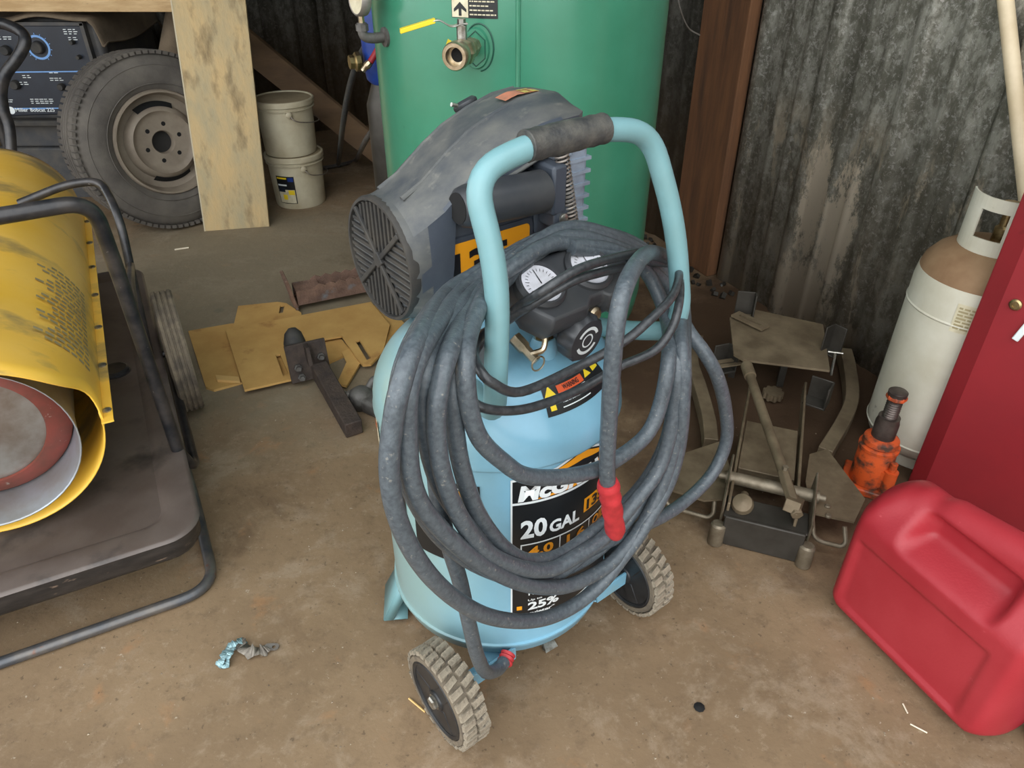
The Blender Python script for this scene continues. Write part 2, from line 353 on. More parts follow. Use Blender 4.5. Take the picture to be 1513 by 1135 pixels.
def galv_material(name, dark):
    m = bpy.data.materials.new(name); m.use_nodes = True; nt = m.node_tree; N = nt.nodes; L = nt.links
    b = N['Principled BSDF']; b.inputs['Roughness'].default_value = .55; b.inputs['Metallic'].default_value = .35
    tc = N.new('ShaderNodeTexCoord')
    def noise(s, st=(1, 1, 1), d=6, ro=.6, dist=0):
        mp = N.new('ShaderNodeMapping'); mp.inputs['Scale'].default_value = st; L.new(tc.outputs['Object'], mp.inputs[0])
        n = N.new('ShaderNodeTexNoise'); n.inputs['Scale'].default_value = s; n.inputs['Detail'].default_value = d
        n.inputs['Roughness'].default_value = ro; n.inputs['Distortion'].default_value = dist; L.new(mp.outputs[0], n.inputs[0]); return n.outputs[0]
    def ramp(x, a, bb):
        r = N.new('ShaderNodeMapRange'); r.interpolation_type = 'SMOOTHSTEP'; r.inputs[1].default_value = a; r.inputs[2].default_value = bb; L.new(x, r.inputs[0]); return r.outputs[0]
    def mul(a, c):
        x = N.new('ShaderNodeMath'); x.operation = 'MULTIPLY'
        for i, v in enumerate((a, c)):
            if isinstance(v, float): x.inputs[i].default_value = v
            else: L.new(v, x.inputs[i])
        return x.outputs[0]
    def mixc(f, a, c):
        x = N.new('ShaderNodeMix'); x.data_type = 'RGBA'; L.new(f, x.inputs[0])
        if isinstance(a, tuple): x.inputs[6].default_value = a
        else: L.new(a, x.inputs[6])
        x.inputs[7].default_value = c; return x.outputs[2]
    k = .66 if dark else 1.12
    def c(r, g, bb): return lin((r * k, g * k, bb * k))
    col = mixc(ramp(noise(22, (1, 1, .6), 7, .75), .42, .60), c(100, 98, 88), c(150, 148, 138))
    col = mixc(mul(ramp(noise(5, (1, 1, .22), 6, .7), .46, .64), .75), col, c(84, 82, 72))
    col = mixc(mul(ramp(noise(60, (1, 1, 1), 5, .8, .5), .52, .62), .5), col, c(186, 182, 176))
    sx = N.new('ShaderNodeSeparateXYZ'); L.new(tc.outputs['Object'], sx.inputs[0])
    low = ramp(sx.outputs['Z'], .85, .05)
    if not dark:
        wp = mul(ramp(noise(2.9, (1.6, 1.6, .45), 8, .72, .4), .50, .56), ramp(sx.outputs['Z'], .80, .55))
        col = mixc(wp, col, lin((196, 182, 160)))
        wp2 = mul(ramp(noise(7, (1, 1, .5), 7, .75), .49, .57), mul(ramp(sx.outputs['Z'], .5, .2), .8))
        col = mixc(wp2, col, lin((186, 178, 164)))
    if not dark:
        def M_(op, a, bb):
            x = N.new('ShaderNodeMath'); x.operation = op
            for i, v in enumerate((a, bb)):
                if isinstance(v, (int, float)): x.inputs[i].default_value = v
                else: L.new(v, x.inputs[i])
            return x.outputs[0]
        dt = N.new('ShaderNodeVectorMath'); dt.operation = 'DOT_PRODUCT'; L.new(tc.outputs['Object'], dt.inputs[0]); dt.inputs[1].default_value = (-.4202, .9074, 0)
        s_ = M_('SUBTRACT', dt.outputs['Value'], -.4202 * .81 + .9074 * 2.77); nz_ = noise(24, (1, 1, .45), 9, .85)
        for s0, z0, ws, wz in ((-.46, .42, .055, .24), (-.575, .36, .075, .26), (-.50, .12, .16, .16)):     # bare whitish corrosion scars
            e = M_('ADD', M_('POWER', M_('ABSOLUTE', M_('DIVIDE', M_('SUBTRACT', s_, s0), ws), 0), 2.0), M_('POWER', M_('ABSOLUTE', M_('DIVIDE', M_('SUBTRACT', sx.outputs['Z'], z0), wz), 0), 2.0))
            col = mixc(ramp(M_('ADD', e, M_('MULTIPLY', nz_, 4.5)), 3.1, 2.7), col, lin((226, 212, 190)))
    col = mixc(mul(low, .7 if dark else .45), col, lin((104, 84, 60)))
    L.new(col, b.inputs['Base Color'])
    bp = N.new('ShaderNodeBump'); bp.inputs['Strength'].default_value = .25; bp.inputs['Distance'].default_value = .004
    L.new(noise(50, (1, 1, .5), 6, .7), bp.inputs['Height']); L.new(bp.outputs[0], b.inputs['Normal'])
    return m
M['galv'] = galv_material('weathered_galvanised', False); M['galv_dark'] = galv_material('dark_galvanised', True)  # the second is the same sheet metal in a darker tone

mb = MB(); mb.grid(lambda u, v: (-9 + 18 * u, -9 + 16 * v, 0), 12, 12)
struct(mb.build('floor', floor_material()))

WP = Vector((.81, 2.77, 0)); WD = Vector((-.4202, .9074, 0)).normalized(); WN = Vector((-WD.y, WD.x, 0))  # into the room
if WN.x > 0: WN = -WN
BP = WP + WD * ((5.3 - 2.77) / WD.y); BD = Vector((-WD.y, WD.x, 0)).normalized()   # back wall from the far corner to the left
BN = -WD
def rib(s, pitch, phase, deep=.015):
    """height of the sheet's profile at distance s"""
    t = ((s - phase) % pitch); h = 0.0
    def trap(t, c, wt, wb, H):
        d = abs(t - c)
        return H if d < wt else (H * (wb - d) / (wb - wt) if d < wb else 0)
    h = max(trap(t, .045, .014, .036, deep), trap(t, .145, .008, .014, .004), trap(t, .225, .008, .014, .004))
    return h
def sheet(P, D, Nn, s0, s1, z0, z1, phase, name, m, parent, lift=0.0):
    mb = MB(); ss = []
    s = s0; step = .006
    n = int((s1 - s0) / step); prev = None
    pts = [(s0 + (s1 - s0) * i / n) for i in range(n + 1)]
    keep = [pts[0]]
    for i in range(1, n):
        a, b, c_ = rib(pts[i - 1], .3, phase), rib(pts[i], .3, phase), rib(pts[i + 1], .3, phase)
        if abs(a - 2 * b + c_) > 1e-5: keep.append(pts[i])
    keep.append(pts[-1])
    for i in range(len(keep) - 1):
        q = []
        for s_, z in ((keep[i], z0), (keep[i + 1], z0), (keep[i + 1], z1), (keep[i], z1)):
            p = P + D * s_ + Nn * (rib(s_, .3, phase) + lift); q.append((p.x, p.y, z))
        mb.poly(q)
    bmesh.ops.remove_doubles(mb.bm, verts=mb.bm.verts, dist=1e-5)
    return mb.build(name, m, parent, sharp=20, solid=.0008, recalc=False)
# wall_right: galvanised sheets lapped side by side
def plain_wall(name, P, D, Nn, s0, s1, h, m):
    mb = MB(); a, b = P + D * s0 - Nn * .03, P + D * s1 - Nn * .03; c_, d_ = b - Nn * .05, a - Nn * .05
    mb.rings([[(p.x, p.y, 0) for p in (a, b, c_, d_)], [(p.x, p.y, h) for p in (a, b, c_, d_)]])
    return struct(mb.build(name, m))
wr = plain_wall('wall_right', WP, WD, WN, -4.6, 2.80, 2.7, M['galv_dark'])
s = -.065
for k in range(4):
    sheet(WP, WD, WN, s - .92, s, .0, 2.6, s - .075, 'metal_sheet', M['galv'], wr, .004 if k % 2 else 0); s -= .9
sheet(WP, WD, WN, .02, 1.4, 0, 2.6, .1, 'metal_sheet', M['galv_dark'], wr, -.012)
sheet(WP, WD, WN, 1.38, 2.78, 0, 2.6, .1, 'metal_sheet', M['galv_dark'], wr, -.014)
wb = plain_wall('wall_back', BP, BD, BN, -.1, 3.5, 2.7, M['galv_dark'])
s = 0
for k in range(4):
    sheet(BP, BD, BN, s, s + .92, 0, 2.6, .12, 'metal_sheet', M['galv_dark'], wb, .002 * (k % 2)); s += .9
LP0 = BP + BD * 3.4
plain_wall('unseen_wall_left', Vector((LP0.x, LP0.y, 0)), Vector((0, -1, 0)), Vector((1, 0, 0)), 0, 1.3, 2.7, M['galv_dark'])  # out of view; kept short so more sky light comes in from the left
mb = MB(); mb.box((-.4, 3.4, 2.74), (7.6, 4.8, .06)); struct(mb.build('unseen_ceiling', M['galv_dark']))  # out of view; cut back at the front to let in more sky light
# timber post standing in front of the far end of the galvanised sheets
mb = MB(); pc = WP + WD * .075 + WN * .02
mb.box((pc.x, pc.y, 1.33), (.05, .25, 2.66), rotm(z=math.atan2(WD.y, WD.x) - math.pi / 2))
struct(mb.build('trim_1', M['post'], None, bevel=.004))

# ================================================================ AIR COMPRESSOR
TR = R(38)
comp = thing('air_compressor', 'light blue wheeled vertical air compressor with dark pump shroud and tubular handle', 'air compressor', (-.026, 1.08, 0), TR)
def LP(px, py, y0): return in_frame(comp, px, py, 1, y0)
TRAD = .22; DZ, DH = .565, .157
mb = MB()
prof = [(0, .058), (.10, .060), (.16, .066), (.195, .080), (.213, .100), (.2185, .120), (.2215, .124), (.2215, .129), (.2175, .131), (.2175, .552), (.2205, .554), (.2215, .558)]
for k in range(0, 19):
    a = R(k * 5); prof.append((TRAD * math.cos(a) ** .92, DZ + DH * math.sin(a)))
prof.append((0, DZ + DH))
mb.lathe(prof, n=72)
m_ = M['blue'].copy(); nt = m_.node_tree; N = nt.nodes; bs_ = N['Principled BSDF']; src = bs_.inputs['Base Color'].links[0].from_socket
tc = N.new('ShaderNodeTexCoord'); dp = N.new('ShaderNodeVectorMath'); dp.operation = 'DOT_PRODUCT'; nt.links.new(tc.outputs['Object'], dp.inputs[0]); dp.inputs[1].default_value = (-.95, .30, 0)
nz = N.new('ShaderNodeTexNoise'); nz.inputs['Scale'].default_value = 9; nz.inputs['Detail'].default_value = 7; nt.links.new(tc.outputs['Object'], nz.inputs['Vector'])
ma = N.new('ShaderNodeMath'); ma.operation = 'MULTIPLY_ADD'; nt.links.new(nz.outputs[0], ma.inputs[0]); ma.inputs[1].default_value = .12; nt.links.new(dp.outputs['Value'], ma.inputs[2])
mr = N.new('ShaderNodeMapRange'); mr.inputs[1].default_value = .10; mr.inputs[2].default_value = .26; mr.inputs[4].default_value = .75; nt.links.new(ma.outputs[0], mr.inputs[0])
mx = N.new('ShaderNodeMix'); mx.data_type = 'RGBA'; nt.links.new(mr.outputs[0], mx.inputs[0]); nt.links.new(src, mx.inputs[6]); mx.inputs[7].default_value = lin((138, 162, 150)); nt.links.new(mx.outputs[2], bs_.inputs['Base Color'])  # green-grey reflected tint mixed into the colour of the tank's left side
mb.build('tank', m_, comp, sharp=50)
def cylm(u, v, off=.0012):
    """u = degrees around from the handle side, v = height"""
    a = R(u); r = .2178 + off; return (r * math.sin(a), -r * math.cos(a), v)
def domem(u, v, off=.0015):
    """u = degrees, v = radius on the dome"""
    a = R(u); ca = min(1, (v / TRAD)) ** (1 / .92); z = DZ + DH * math.sqrt(max(0, 1 - ca * ca)); return (v * math.sin(a), -v * math.cos(a), z + off)
def decal(name, m, poly, f, sub=14):
    mb = MB(); patch(mb, poly, f, sub); return mb.build(name, m, comp, recalc=False, sharp=180)
def span(p): return max(1, math.ceil((max(q[0] for q in p) - min(q[0] for q in p)) / 2.5))
def on(parent, name, m, polys=(), texts=(), off=.0018, base=cylm, joined=False):
    """print on a label: every field and every word its own piece, rows of tiny lines joined"""
    f = lambda u, v: base(u, v, off); o = None
    if joined:
        mb = MB()
        for p in polys: patch(mb, p, f, span(p))
        return stuff(mb.build(name, m, parent, recalc=False, sharp=180))
    for p in polys:
        mb = MB(); patch(mb, p, f, span(p)); o = mb.build(name, m, parent, recalc=False, sharp=180)
    for t in texts:
        mb = MB(); add_text(mb, *t[:5], f, *(t[5:])); o = mb.build('lettering', m, parent, recalc=False, sharp=180)
    return o
def box4(u0, v0, u1, v1): return [(u0, v0), (u1, v0), (u1, v1), (u0, v1)]
# --- main product label
U0, U1 = -31, 32
lbl = decal('product_label', M['decal_white'], [(U0 - .8, .200), (U1 + .8, .200), (U1 + .8, .560), (14, .545), (2, .566), (-12, .545), (U0 - .8, .536)], cylm, 26); lab(lbl, 'black, white and orange product label')
on(lbl, 'label_ground', M['decal_black'], [box4(U0, .203, U1, .482), [(U0, .487), (U1, .487), (U1, .552), (14, .541), (2, .561), (-12, .541), (U0, .532)]], off=.0018)
on(lbl, 'orange_stripe', M['orange'], [[(-13, .540), (2, .558), (14, .538), (14, .531), (2, .540), (-13, .534)], [(-23, .490), (4, .503), (24, .536), (30, .538), (8, .499), (5, .490)],
   box4(4.5, .414, 21, .446), box4(-29, .226, -26.5, .236)], off=.0024)
on(lbl, 'brand_lettering', M['decal_white'], (), [('McGRAW', -28.8, .4895, 52, .034, .05, .15)], off=.003)
on(lbl, 'lettering', M['decal_white'], (),
   [('20', -27.5, .405, 12, .042, .035), ('GAL', -14.3, .405, 16, .028, .035), ('LUBE', 10.5, .345, 11, .014, .03), ('Max', -23.5, .281, 8, .013, .03), ('runtime', -23.5, .262, 14, .012, .03),
    ('Up to', -23.7, .245, 7, .007, .02), ('25%', -23.7, .222, 16, .021, .035), ('quieter*', -23.7, .207, 14, .011, .03), ('SCFM', -23, .345, 9, .008, .02), ('RUNNING', -6.5, .345, 12, .008, .02)], off=.003)
on(lbl, 'orange_lettering', M['orange'], (), [('4.0', -24, .362, 12, .022, .035), ('1.6', -5, .362, 11, .022, .035), ('OIL', 11.5, .364, 10, .022, .035)], off=.003)
on(lbl, 'pressure_lettering', M['decal_black'], (), [('135', 6, .418, 12.5, .024, .035)], off=.0036)
on(lbl, 'cell_border', M['decal_white'], [box4(-27.5, .3895, 31, .3925), box4(-27.5, .33, -26.9, .392), box4(-9, .33, -8.4, .392), box4(8.5, .33, 9.1, .392)], off=.003)
# --- smaller decals round the left flank
d = decal('warning_decal', M['decal_black'], box4(-55, .43, -44.5, .523), cylm, 4)
on(d, 'warning_heading', M['orange'], [box4(-54, .495, -45.5, .508)], off=.002)
on(d, 'lettering', M['decal_white'], [box4(-53.5, .488 - .008 * k, -46 - (k % 3), .4895 - .008 * k) for k in range(7)], off=.002, joined=True)
on(d, 'lettering', M['decal_white'], (), [('START', -54, .511, 8, .009, .02)], off=.002)
d = decal('warning_decal', M['decal_black'], box4(-100, .40, -84, .525), cylm, 5)
on(d, 'warning_heading', M['decal_orange_red'], [box4(-99, .505, -85, .518)], off=.002)
on(d, 'lettering', M['decal_white'], [box4(-98, .492 - .009 * k, -87 - (k % 3) * 1.5, .494 - .009 * k) for k in range(9)], off=.002, joined=True)
d = decal('warning_decal', M['cream'], box4(-128, .38, -108, .55), cylm, 6)
on(d, 'warning_heading', M['decal_orange_red'], [box4(-126, .52, -110, .535)], off=.002)
d = decal('rating_plate', M['decal_black'], box4(-78, .34, -62, .47), cylm, 5)
on(d, 'lettering', M['decal_yellow'], [box4(-76, .44, -66, .455)], off=.002)
d = decal('caution_decal', M['cream'], [(-6, .098), (14, .104), (14, .128), (-6, .128)], lambda u, v: (math.sin(R(u)) * (.2187 - max(0, .128 - v) * .35), -math.cos(R(u)) * (.2187 - max(0, .128 - v) * .35), v), 6)
for cx in (-1, 8):
    mb = MB()
    patch(mb, [(cx - 3.4, .104), (cx + 3.4, .104), (cx, .124)], lambda u, v: (math.sin(R(u)) * (.2195 - max(0, .128 - v) * .35), -math.cos(R(u)) * (.2195 - max(0, .128 - v) * .35), v), 3)
    mb.build('warning_triangle', M['decal_yellow'], d, recalc=False)
def domel(u, v, off=.0015): return domem(-14 + (u + 13) * .84, v + .017, off)
# --- hot surface label on the dome
d = decal('hot_surface_label', M['decal_black'], box4(-13, .150, 38, .184), domel, 12)
on(d, 'label_field', M['decal_orange_red'], [box4(-3, .1565, 18, .1655)], off=.0024, base=lambda u, v, off: domel(u, v, off))
on(d, 'arrow_sign', M['decal_yellow'], [[(-10.5, .180), (-7, .180), (-7, .166), (-4.8, .166), (-8.5, .154), (-12.3, .166), (-10.5, .166)], box4(29, .156, 36, .164), [(19.5, .164), (23, .154), (26.5, .164)]], off=.0024, base=lambda u, v, off: domel(u, v, off))
on(d, 'lettering', M['decal_white'], [box4(-3, .167, 18, .1682), box4(-3, .1795, 18, .1805)],
   [('Hot Surface. To avoid', -2, -.1722, 19, .003, .01), ('risk of burns,', -2, -.1765, 12, .003, .01)], off=.0028, base=lambda u, v, off: domel(u, abs(v), off))
on(d, 'heading_lettering', M['decal_black'], (), [('WARNING', 1, -.1642, 13, .006, .03)], off=.0032, base=lambda u, v, off: domel(u, abs(v), off))
# --- ports on the dome
mb = MB(); mb.lathe([(.021, 0), (.021, .022), (.017, .034), (.012, .034)], (.004, -.118, .688), (0, 0, 1), 24); pb = mb.build('tank_port', M['blue'], comp)
mb = MB(); mb.lathe([(.016, 0), (.016, .018), (.012, .024), (.012, .05)], (.004, -.118, .718), (0, 0, 1), 6); mb.build('brass_fitting', M['brass'], pb)
# short stub pipe on the left shoulder
mb = MB(); mb.cyl((-.170, .030, .645), (-.105, -.035, .672), .0145, n=24); pb = mb.build('shoulder_tube', M['blue_grey'], comp)
mb = MB(); mb.lathe([(.0152, 0), (.0152, -.004), (.0125, -.006)], (-.170, .030, .645), (.065, -.065, .027), 24); mb.build('tube_plug', M['black'], pb)

# --- handle: one bent tube, J-hooked back into the dome, with a grip
HY0, HX = -.14, .018
def hp(px, py, y): return LP(px, py, y)
pts = [(-.055, .03, .66), (-.135, -.13, .668), (-.150, -.195, .690), (-.152, -.200, .735), (-.128, -.178, .885), (-.139, -.142, 1.012), (-.05, -.140, 1.032), (.085, -.140, 1.032),
       (.175, -.142, 1.012), (.214, -.178, .875), (.228, -.200, .735), (.222, -.195, .690), (.190, -.12, .668), (.10, .04, .66)]
path = fillet(pts, [.05, .03, .03, .07, .065, .05, .05, .065, .07, .03, .03, .05], 7)
mb = MB(); mb.tube(path, .0165, 16); hd = mb.build('handle', M['blue_grey'], comp, sharp=60)
mb = MB(); mb.tube([Vector((-.055, -.140, 1.032)).lerp(Vector((.082, -.140, 1.032)), k / 12) for k in range(13)], [.0212 - (.0012 if k in (1, 3, 9, 11) else 0) for k in range(13)], 20)
mb.build('grip', M['grip'], hd, bevel=.0015)

# --- wheels with knobbly treads
def wheel(x, side, label):
    Wc = Vector((x, -.178, .098)); hw = .0265
    mb = MB()
    pr = [(.077, -hw), (.086, -hw), (.0905, -hw * .7), (.0915, 0), (.0905, hw * .7), (.086, hw), (.077, hw), (.077, -hw)]
    mb.lathe(pr, Wc, (1, 0, 0), 48, cap=False); ty = mb.build('wheel', M['wheel_rubber'], comp, sharp=50)
    # moulded hub: dished disc with recessed pockets both sides
    mb = MB(); mb.lathe([(.0782, -hw + .003), (.073, -hw - .001), (.069, -hw + .002), (.067, -.006), (.067, .006), (.069, hw - .002), (.073, hw + .001), (.0782, hw - .003)], Wc, (1, 0, 0), 40)
    hb = mb.build('hub', M['hub'], ty, sharp=30)
    mb = MB()
    for sgn in (-1, 1):
        mb.lathe([(.021, sgn * .004), (.021, sgn * (hw - .002)), (.0165, sgn * (hw + .002)), (.0001, sgn * (hw + .002))], Wc, (1, 0, 0), 28)
        for k in range(3):
            a = k * 2 * math.pi / 3 + .5
            m3 = rotm(x=a)
            cc = Wc + m3 @ Vector((sgn * (hw - .012), 0, .044)); mb.box(cc, (.020, .032, .050), m3)
    mb.build('spoke_web', M['hub'], hb, bevel=.003)
    bl = MB(); bl.box((0, 0, 0), (.0255, .0142, .008)); 
    for v in bl.bm.verts:
        if v.co.z > 0: v.co.x *= .86; v.co.y *= .8
        v.co.y += v.co.x * .25
    base = bl.build('tread_block', M['tread'], ty, sharp=30); bl = MB(); base.location = Wc + Vector((-.0135, 0, .0955))
    n = 30
    for k in range(n):
        for r_, xo in ((0, -.0135), (1, .0135)):
            o = base if (k == 0 and r_ == 0) else base.copy()
            if o is not base: C.objects.link(o); o.parent = ty
            a = (k + .5 * r_) * 2 * math.pi / n
            q = rotm(x=-a); p = Wc + q @ Vector((xo + random.uniform(-.0012, .0012), 0, .0935 + random.uniform(-.0006, .0012)))
            o.matrix_basis = Matrix.Translation(p) @ (q @ rotm(z=math.pi if r_ else 0) @ rotm(z=random.uniform(-.1, .1))).to_4x4()
    mb = MB(); sx = x - (hw + .006) if side < 0 else x + (hw + .006)
    mb.lathe([(.0135, 0), (.0135, .006), (.0105, .009)], Wc + Vector(((hw + .001) * side, 0, 0)), (side, 0, 0), 6)
    mb.lathe([(.015, -.001), (.015, .0015), (.009, .0015)], Wc + Vector(((hw + .001) * side, 0, 0)), (side, 0, 0), 24); mb.build('axle_bolt', M['zinc'], ty)
    mb = MB(); mb.cyl(Wc + Vector((-side * (hw - .004), 0, 0)), Wc + Vector((-side * (hw + .022), 0, 0)), .008); mb.build('axle_stub', M['zinc'], ty)
    return ty
wheel(-.254, -1, ''); wheel(.218, 1, '')
# axle brackets under the tank
for sx, x0, x1 in ((-1, -.225, -.105), (1, .108, .190)):
    mb = MB(); mb.box(((x0 + x1) / 2, -.187, .099), (abs(x1 - x0), .006, .034)); mb.box(((x0 + x1) / 2, -.172, .083), (abs(x1 - x0), .034, .004))
    mb.box((sx * .128, -.135, .083), (.045, .10, .005)); mb.box((sx * .128, -.095, .090), (.045, .03, .02))
    mb.build('axle_bracket', M['blue'], comp, bevel=.0015)
# folded steel feet at the far side
for sx in (-1, 1):
    mb = MB(); a = rotm(z=-sx * R(33)); cc = Vector((sx * .19, .118, 0))
    n_ = Vector((sx * .85, .53, 0)).normalized(); t_ = Vector((-n_.y, n_.x, 0))
    base = Vector((0, 0, 0))
    q = [base + n_ * .198 + t_ * .036 + Vector((0, 0, .135)), base + n_ * .198 - t_ * .036 + Vector((0, 0, .135)), base + n_ * .252 - t_ * .048 + Vector((0, 0, .016)), base + n_ * .252 + t_ * .048 + Vector((0, 0, .016))]
    qb = [p - n_ * .02 for p in q[2:]]; 
    mb.poly(q); mb.poly([q[0], q[3], qb[1], base + n_ * .18 + t_ * .036 + Vector((0, 0, .125))]); mb.poly([q[1], q[2], qb[0], base + n_ * .18 - t_ * .036 + Vector((0, 0, .125))]); mb.poly([q[2], q[3], qb[1] - n_ * .03, qb[0] - n_ * .03])
    fo = mb.build('foot', M['blue_grey'], comp, solid=.003, recalc=False)
    mb = MB(); cc = n_ * .225; mb.box((cc.x, cc.y, .008), (.034, .07, .016), rotm(z=math.atan2(n_.y, n_.x))); mb.build('rubber_pad', M['black_dull'], fo, bevel=.003)
mb = MB(); mb.cyl((.06, -.09, .078), (.06, -.09, .052), .009, n=6); mb.cyl((.06, -.09, .056), (.088, -.118, .050), .005, n=10); mb.build('drain_valve', M['brass'], comp)

# --- pump: shroud, motor body, grille
def sect(x, y0, y1, z0, z1, n=3.2, k=36):
    out = []; cy, cz, a, b = (y0 + y1) / 2, (z0 + z1) / 2, (y1 - y0) / 2, (z1 - z0) / 2
    for i in range(k):
        t = 2 * math.pi * i / k; c_, s_ = math.cos(t), math.sin(t)
        out.append((x, cy + a * math.copysign(abs(c_) ** (2 / n), c_), cz + b * math.copysign(abs(s_) ** (2 / n), s_)))
    return out
GY, GZ, GR, GX = .137, .800, .102, -.130
mb = MB()
def shroud(x, w_, zt, zb, y0=.030, y1=.242, dz=.030):
    """w_=0 is the round grille end, w_=1 the faceted hood"""
    ym = (y0 + y1) / 2; key = [(y0, zb), (y0, zt - dz), (y0 + .028, zt - .012), (y0 + .062, zt), (y1 - .075, zt - .004), (y1 - .03, zt - .035), (y1, zt - .085), (y1, min(zb, zt - .10))]
    P = []
    for (a, b), (c_, d_) in zip(key, key[1:] + key[:1]):
        for k in range(5): P.append((a + (c_ - a) * k / 5, b + (d_ - b) * k / 5))
    out = []
    for y, z in P:
        an = math.atan2((z - GZ), (y - GY)); rr_ = GR + .002
        # spread the points evenly over the circle by their direction
        out.append((x, y * w_ + (GY + rr_ * math.cos(an)) * (1 - w_), z * w_ + (GZ + rr_ * math.sin(an)) * (1 - w_)))
    return out
SH = [(-.130, 0, .90, .70), (-.118, .12, .908, .70), (-.100, .75, .915, .715), (-.072, 1, .928, .74), (-.060, 1, .937, .80), (-.052, 1, .943, .885), (-.02, 1, .966, .898), (.02, 1, .990, .914), (.07, 1, 1.010, .934), (.12, 1, 1.024, .948), (.16, 1, 1.028, .962)]
R_ = [shroud(*a) for a in SH] + [shroud(.200, 1, 1.024, .970, .036, .236, .026), shroud(.216, 1, 1.018, .978, .045, .225, .018)]
mb.rings(R_); mb.bm.normal_update()
bmesh.ops.recalc_face_normals(mb.bm, faces=mb.bm.faces)
for f_ in mb.bm.faces:
    cm = f_.calc_center_median()
    if (cm.y < .034 or cm.y > .239) and cm.x > -.118: f_.material_index = 1
pump = mb.build('pump_shroud', M['shroud'], comp, sharp=24)
pump.data.materials.append(M['motor']); lab(pump, 'dusty dark grey pump shroud')
# raised top ridges
for yo, wd in ((.094, 0), (.166, -.004)):
    mb = MB(); pts = [(-.108, .911), (-.07, .929), (-.02, .966), (.02, .990), (.07, 1.010), (.12, 1.024), (.165, 1.028)]
    mb.tube([(x, yo, z - .003 + wd) for x, z in pts], .0048, 8); mb.build('shroud_ridge', M['shroud'], pump)
# front crease flange along the shroud's lower edge
mb = MB(); mb.tube(catmull([(-.052, .029, .889), (-.03, .029, .902), (.03, .029, .922), (.09, .029, .940), (.15, .030, .960), (.200, .038, .973)], 4), .0035, 8)
mb.build('shroud_flange', M['shroud'], pump)
mb = MB(); mb.rings([sect(*s_) for s_ in [(-.126, .040, .234, .703, .895, 2.1), (-.08, .038, .236, .700, .885, 2.6), (-.02, .040, .234, .700, .90, 4), (.08, .040, .234, .700, .92, 4.5), (.125, .044, .230, .705, .93, 4.5), (.135, .055, .22, .715, .92, 4.5)]])
mot = mb.build('motor_housing', M['motor'], comp, sharp=42)
mb = MB()
for x in (-.07, .06):
    mb.box((x, .10, .706), (.05, .22, .012)); mb.box((x, .03, .690), (.03, .02, .05)); mb.box((x, .17, .690), (.03, .02, .05))
mb.build('pump_mount', M['black'], mot)
# muffler cylinder in the recess below the flange
mb = MB(); a, b = Vector((-.058, .016, .905)), Vector((.108, .014, .897)); mb.lathe([(.018, .001), (.024, .0), (.030, .006), (.0335, .02), (.0345, (b - a).length - .004), (.030, (b - a).length)], a, b - a, 32)
mf = mb.build('intake_muffler', M['black'], comp)
mb = MB(); mb.lathe([(.0235, -.0012), (.0235, .002)], a, b - a, 28); mb.build('muffler_mouth', M['inner_dark'], mf)
mb = MB(); mb.box((.128, .022, .898), (.030, .055, .082)); mb.box((.136, .018, .850), (.034, .045, .034)); mb.box((.130, .05, .87), (.04, .03, .11)); bs = mb.build('muffler_bracket', M['motor'], comp, bevel=.005)
mb = MB(); mb.lathe([(.0085, 0), (.0085, .004), (.005, .006)], (.136, -.005, .850), (0, -1, 0), 20); mb.build('screw', M['zinc'], bs)
# orange pressure badge on the motor's side
mb = MB(); f = lambda u, v: (u, .0385 - .0012, v); patch(mb, rrect(-.086, .752, .100, .838, .008), f); bd = mb.build('pressure_badge', M['orange'], comp, recalc=False); lab(bd, 'orange badge with the figure 135')
mb = MB(); add_text(mb, '135', -.058, .768, .112, .054, lambda u, v: (u, .0362, v), .035); mb.build('lettering', M['decal_black'], bd, recalc=False)
mb = MB(); add_text(mb, 'PSI', .068, .775, .022, .018, lambda u, v: (u, .0362, v), .03); mb.build('lettering', M['decal_black'], bd, recalc=False)
mb = MB(); f2 = lambda u, v, w_: (u, w_, v); mb.rings([[f2(u, v, .044) for u, v in rrect(-.096, .744, .110, .848, .012)], [f2(u, v, .0385) for u, v in rrect(-.094, .746, .108, .846, .012)]]); mb.build('badge_panel', M['motor'], mot)
# grille
mb = MB(); mb.lathe([(.1035, .012), (.1045, 0), (.1020, -.005), (.0975, -.005), (.0955, .010)], (GX - .002, GY, GZ), (1, 0, 0), 56, cap=False); gr = mb.build('fan_grille', M['black_dull'], comp)
mb = MB(); mb.lathe([(.096, .022), (.0001, .022)], (GX - .002, GY, GZ), (1, 0, 0), 40, cap=False); mb.build('grille_back', M['inner_dark'], gr)
mb = MB()
for ang in (45, 135):
    mb.box((GX - .006, GY, GZ), (.006, .192, .0085), rotm(x=R(ang + 3)))
mb.box((GX - .006, GY, GZ), (.008, .022, .022), rotm(x=R(48))); mb.build('grille_cross', M['black_dull'], gr, bevel=.0015)
mb = MB(); step = .0125
for i in range(-7, 8):
    v = i * step; r_ = math.sqrt(max(0, .0945 ** 2 - v * v)); lo = abs(v) + .004
    if r_ - lo < .004: continue
    for sgn in (-1, 1):
        m_ = sgn * (lo + r_) / 2; L_ = r_ - lo
        mb.box((GX + .001, GY + v, GZ + m_), (.011, .0058, L_)); mb.box((GX + .001, GY + m_, GZ + v), (.011, L_, .0058))
stuff(mb.build('grille_slats', M['black_dull'], gr))
